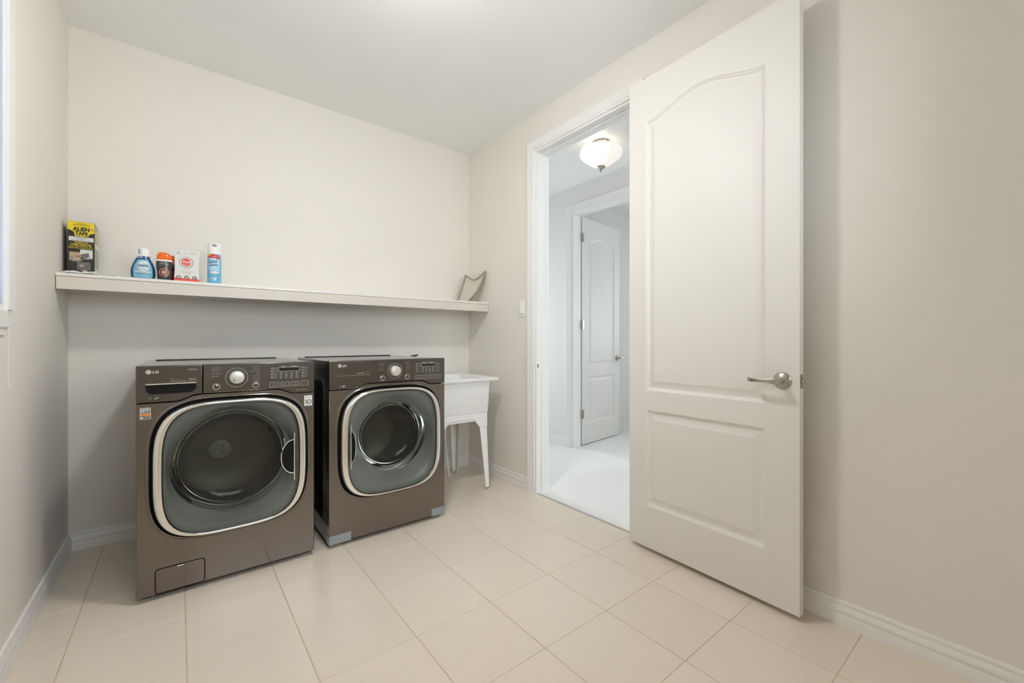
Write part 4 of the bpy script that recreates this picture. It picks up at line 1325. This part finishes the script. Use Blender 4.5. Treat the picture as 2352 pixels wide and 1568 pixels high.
for xa, xb, z_ in ((-0.018, 0.018, 0.053), (-0.024, 0.026, 0.0475), (-0.012, 0.016, 0.0425)):
    flat('small_print', rrect(xa, xb, z_, z_ + 0.0016, 0.0005), -0.0005, M['midgrey'], wb)
flat('red_band', [(-0.0548, 0.004), (0.0545, 0.004), (0.0532, 0.0165), (-0.0535, 0.0265 - 0.006)], -0.0005, M['red'], wb)
for q, xx in enumerate((-0.035, -0.001, 0.033)):
    flat('round_badge', circ(xx, 0.0225, 0.0105, 24), -0.0010, M['greypic'], wb)
    flat('badge_picture', [(xx - 0.005, 0.020), (xx + 0.004 - q * 0.002, 0.018), (xx + 0.005, 0.026), (xx - 0.002, 0.028 - q * 0.001)], -0.0016, M['paper'], wb)

# spray can
cn = thing('spray_can', 'tall sky-blue spray can with white cap, rightmost of the cleaners on the shelf', 'spray can', (0.1565, 2.90, SZ))
R_ = 0.0325
cf = lambda x, z: -math.sqrt(max(1e-6, R_ * R_ - min(abs(x), R_ * 0.985) ** 2))
MB().lathe([(0.0001, 0), (0.0315, 0), (0.0325, 0.002), (0.0325, 0.158), (0.0318, 0.164), (0.031, 0.166), (0.0001, 0.166)], (0, 0, 0), 40).build('can_body', M['sky'], cn, ang=40)
MB().lathe([(0.0318, 0.166), (0.0318, 0.222), (0.0300, 0.226), (0.029, 0.226), (0.029, 0.212), (0.0001, 0.212)], (0, 0, 0), 40).build('can_cap', M['white'], cn, ang=40)
flat('spray_recess', rrect(-0.012, 0.010, 0.205, 0.2215, 0.004), 0.0005, M['midgrey'], cn, surf=lambda x, z: cf(x, z) + 0.0003)
flat('nozzle_hole', circ(-0.001, 0.2125, 0.003, 12), 0.0012, M['darkprint'], cn, surf=lambda x, z: cf(x, z) + 0.0003)
flat('pale_panel', dens([(-0.031, 0.075), (0.022, 0.072), (0.022, 0.160), (-0.031, 0.160)], 0.004), 0.0004, M['palesky'], cn, surf=cf)
flat('red_band', dens([(-0.0315, 0.144), (0.022, 0.139), (0.022, 0.157), (0.0, 0.164), (-0.012, 0.163), (-0.0315, 0.150)], 0.003), 0.0008, M['lysred'], cn, surf=cf)
flat('yellow_corner', dens([(-0.0315, 0.148), (-0.012, 0.164), (-0.0315, 0.164)], 0.003), 0.0012, M['yellow'], cn, surf=cf)
text('DISINFECTANT', -0.016, 0.018, 0.149, 0.1535, 0.0013, M['paper'], cn, surf=cf)
text('Lysol', -0.027, 0.012, 0.106, 0.136, 0.0010, M['navy'], cn, bold=0.02, surf=cf, shear=0.35)
flat('brand_swoosh', dens([(-0.028, 0.096), (-0.020, 0.103), (0.0, 0.107), (0.014, 0.107), (0.013, 0.101), (-0.004, 0.101), (-0.020, 0.097)], 0.003), 0.0010, M['navy'], cn, surf=cf)
flat('cloud_print', dens([(-0.024, 0.062), (-0.016, 0.056), (0.004, 0.054), (0.020, 0.060), (0.022, 0.072), (0.012, 0.066), (0.004, 0.074), (-0.006, 0.068), (-0.014, 0.072)], 0.003), 0.0014, M['paper'], cn, surf=cf)
flat('blue_words', rrect(-0.022, 0.012, 0.089, 0.0915, 0.0005), 0.0012, M['sky'], cn, surf=cf)
flat('blue_words', rrect(-0.004, 0.014, 0.080, 0.086, 0.0008), 0.0012, M['sky'], cn, surf=cf)
mb = MB()
ringpts = circ(-0.021, 0.024, 0.009, 22)
flat('round_emblem', ringpts, 0.0008, M['paper'], cn, surf=cf)
flat('round_emblem', circ(-0.021, 0.024, 0.0074, 22), 0.0012, M['sky'], cn, surf=cf)
flat('triangle_emblem', dens([(-0.012, 0.034), (0.011, 0.034), (-0.0005, 0.012)], 0.002), 0.0008, M['palesky'], cn, surf=cf)

# lint screen leaning in the right corner of the shelf
ls = thing('lint_screen', 'grey framed lint screen leaning in the right corner of the shelf', 'lint screen', (0, 0, 0))
Lp = [Vector(p) for p in ((1.838, 3.05, SZ + 0.003), (1.868, 3.05, 1.50), (1.893, 3.05, 1.58), (1.917, 3.05, 1.656))]
Rp = [Vector(p) for p in ((1.880, 2.955, SZ + 0.003), (1.934, 2.905, 1.498), (1.970, 2.883, 1.574), (1.993, 2.864, 1.672))]


def lerp_poly(P, t):
    t = t * (len(P) - 1)
    i = min(int(t), len(P) - 2)
    return P[i].lerp(P[i + 1], t - i)


def lint_pt(s, t):
    p = lerp_poly(Lp, t).lerp(lerp_poly(Rp, t), s)
    p.z -= 0.056 * (math.sin(PI * s) ** 1.1) * t ** 3
    bulge = 0.012 * math.sin(PI * s) * math.sin(PI * t)
    p.y += bulge
    return p


ns, nt_ = 18, 18
mb = MB()
mb.add([tuple(lint_pt(i / ns, j / nt_)) for j in range(nt_ + 1) for i in range(ns + 1)], [(j * (ns + 1) + i, j * (ns + 1) + i + 1, (j + 1) * (ns + 1) + i + 1, (j + 1) * (ns + 1) + i) for j in range(nt_) for i in range(ns)])
o = mb.build('screen_mesh', M['lintmesh'], ls, ang=80)
o.modifiers.new('solid', 'SOLIDIFY').thickness = 0.0015
edge = [lint_pt(0, j / 12) for j in range(13)] + [lint_pt(i / 16, 1) for i in range(1, 17)] + [lint_pt(1, 1 - j / 12) for j in range(1, 13)] + [lint_pt(1 - i / 8, 0) for i in range(1, 8)]
mb = MB()
loops = []
cen = sum((Vector(p) for p in edge), Vector()) / len(edge)
for k, p in enumerate(edge):
    inn = (cen - p).normalized()
    a = edge[k - 1]
    b = edge[(k + 1) % len(edge)]
    tg = (b - a).normalized()
    nn = tg.cross(inn).normalized()
    w_, h_ = 0.011, 0.018
    inn = nn.cross(tg).normalized()
    loops.append([tuple(p + inn * (w_ * sa) + nn * (h_ * sb)) for sa, sb in ((-0.3, -0.5), (0.7, -0.5), (0.7, 0.5), (-0.3, 0.5))])
loops.append(loops[0])
mb.loft(loops)
mb.build('screen_frame', M['lint'], ls, ang=40)
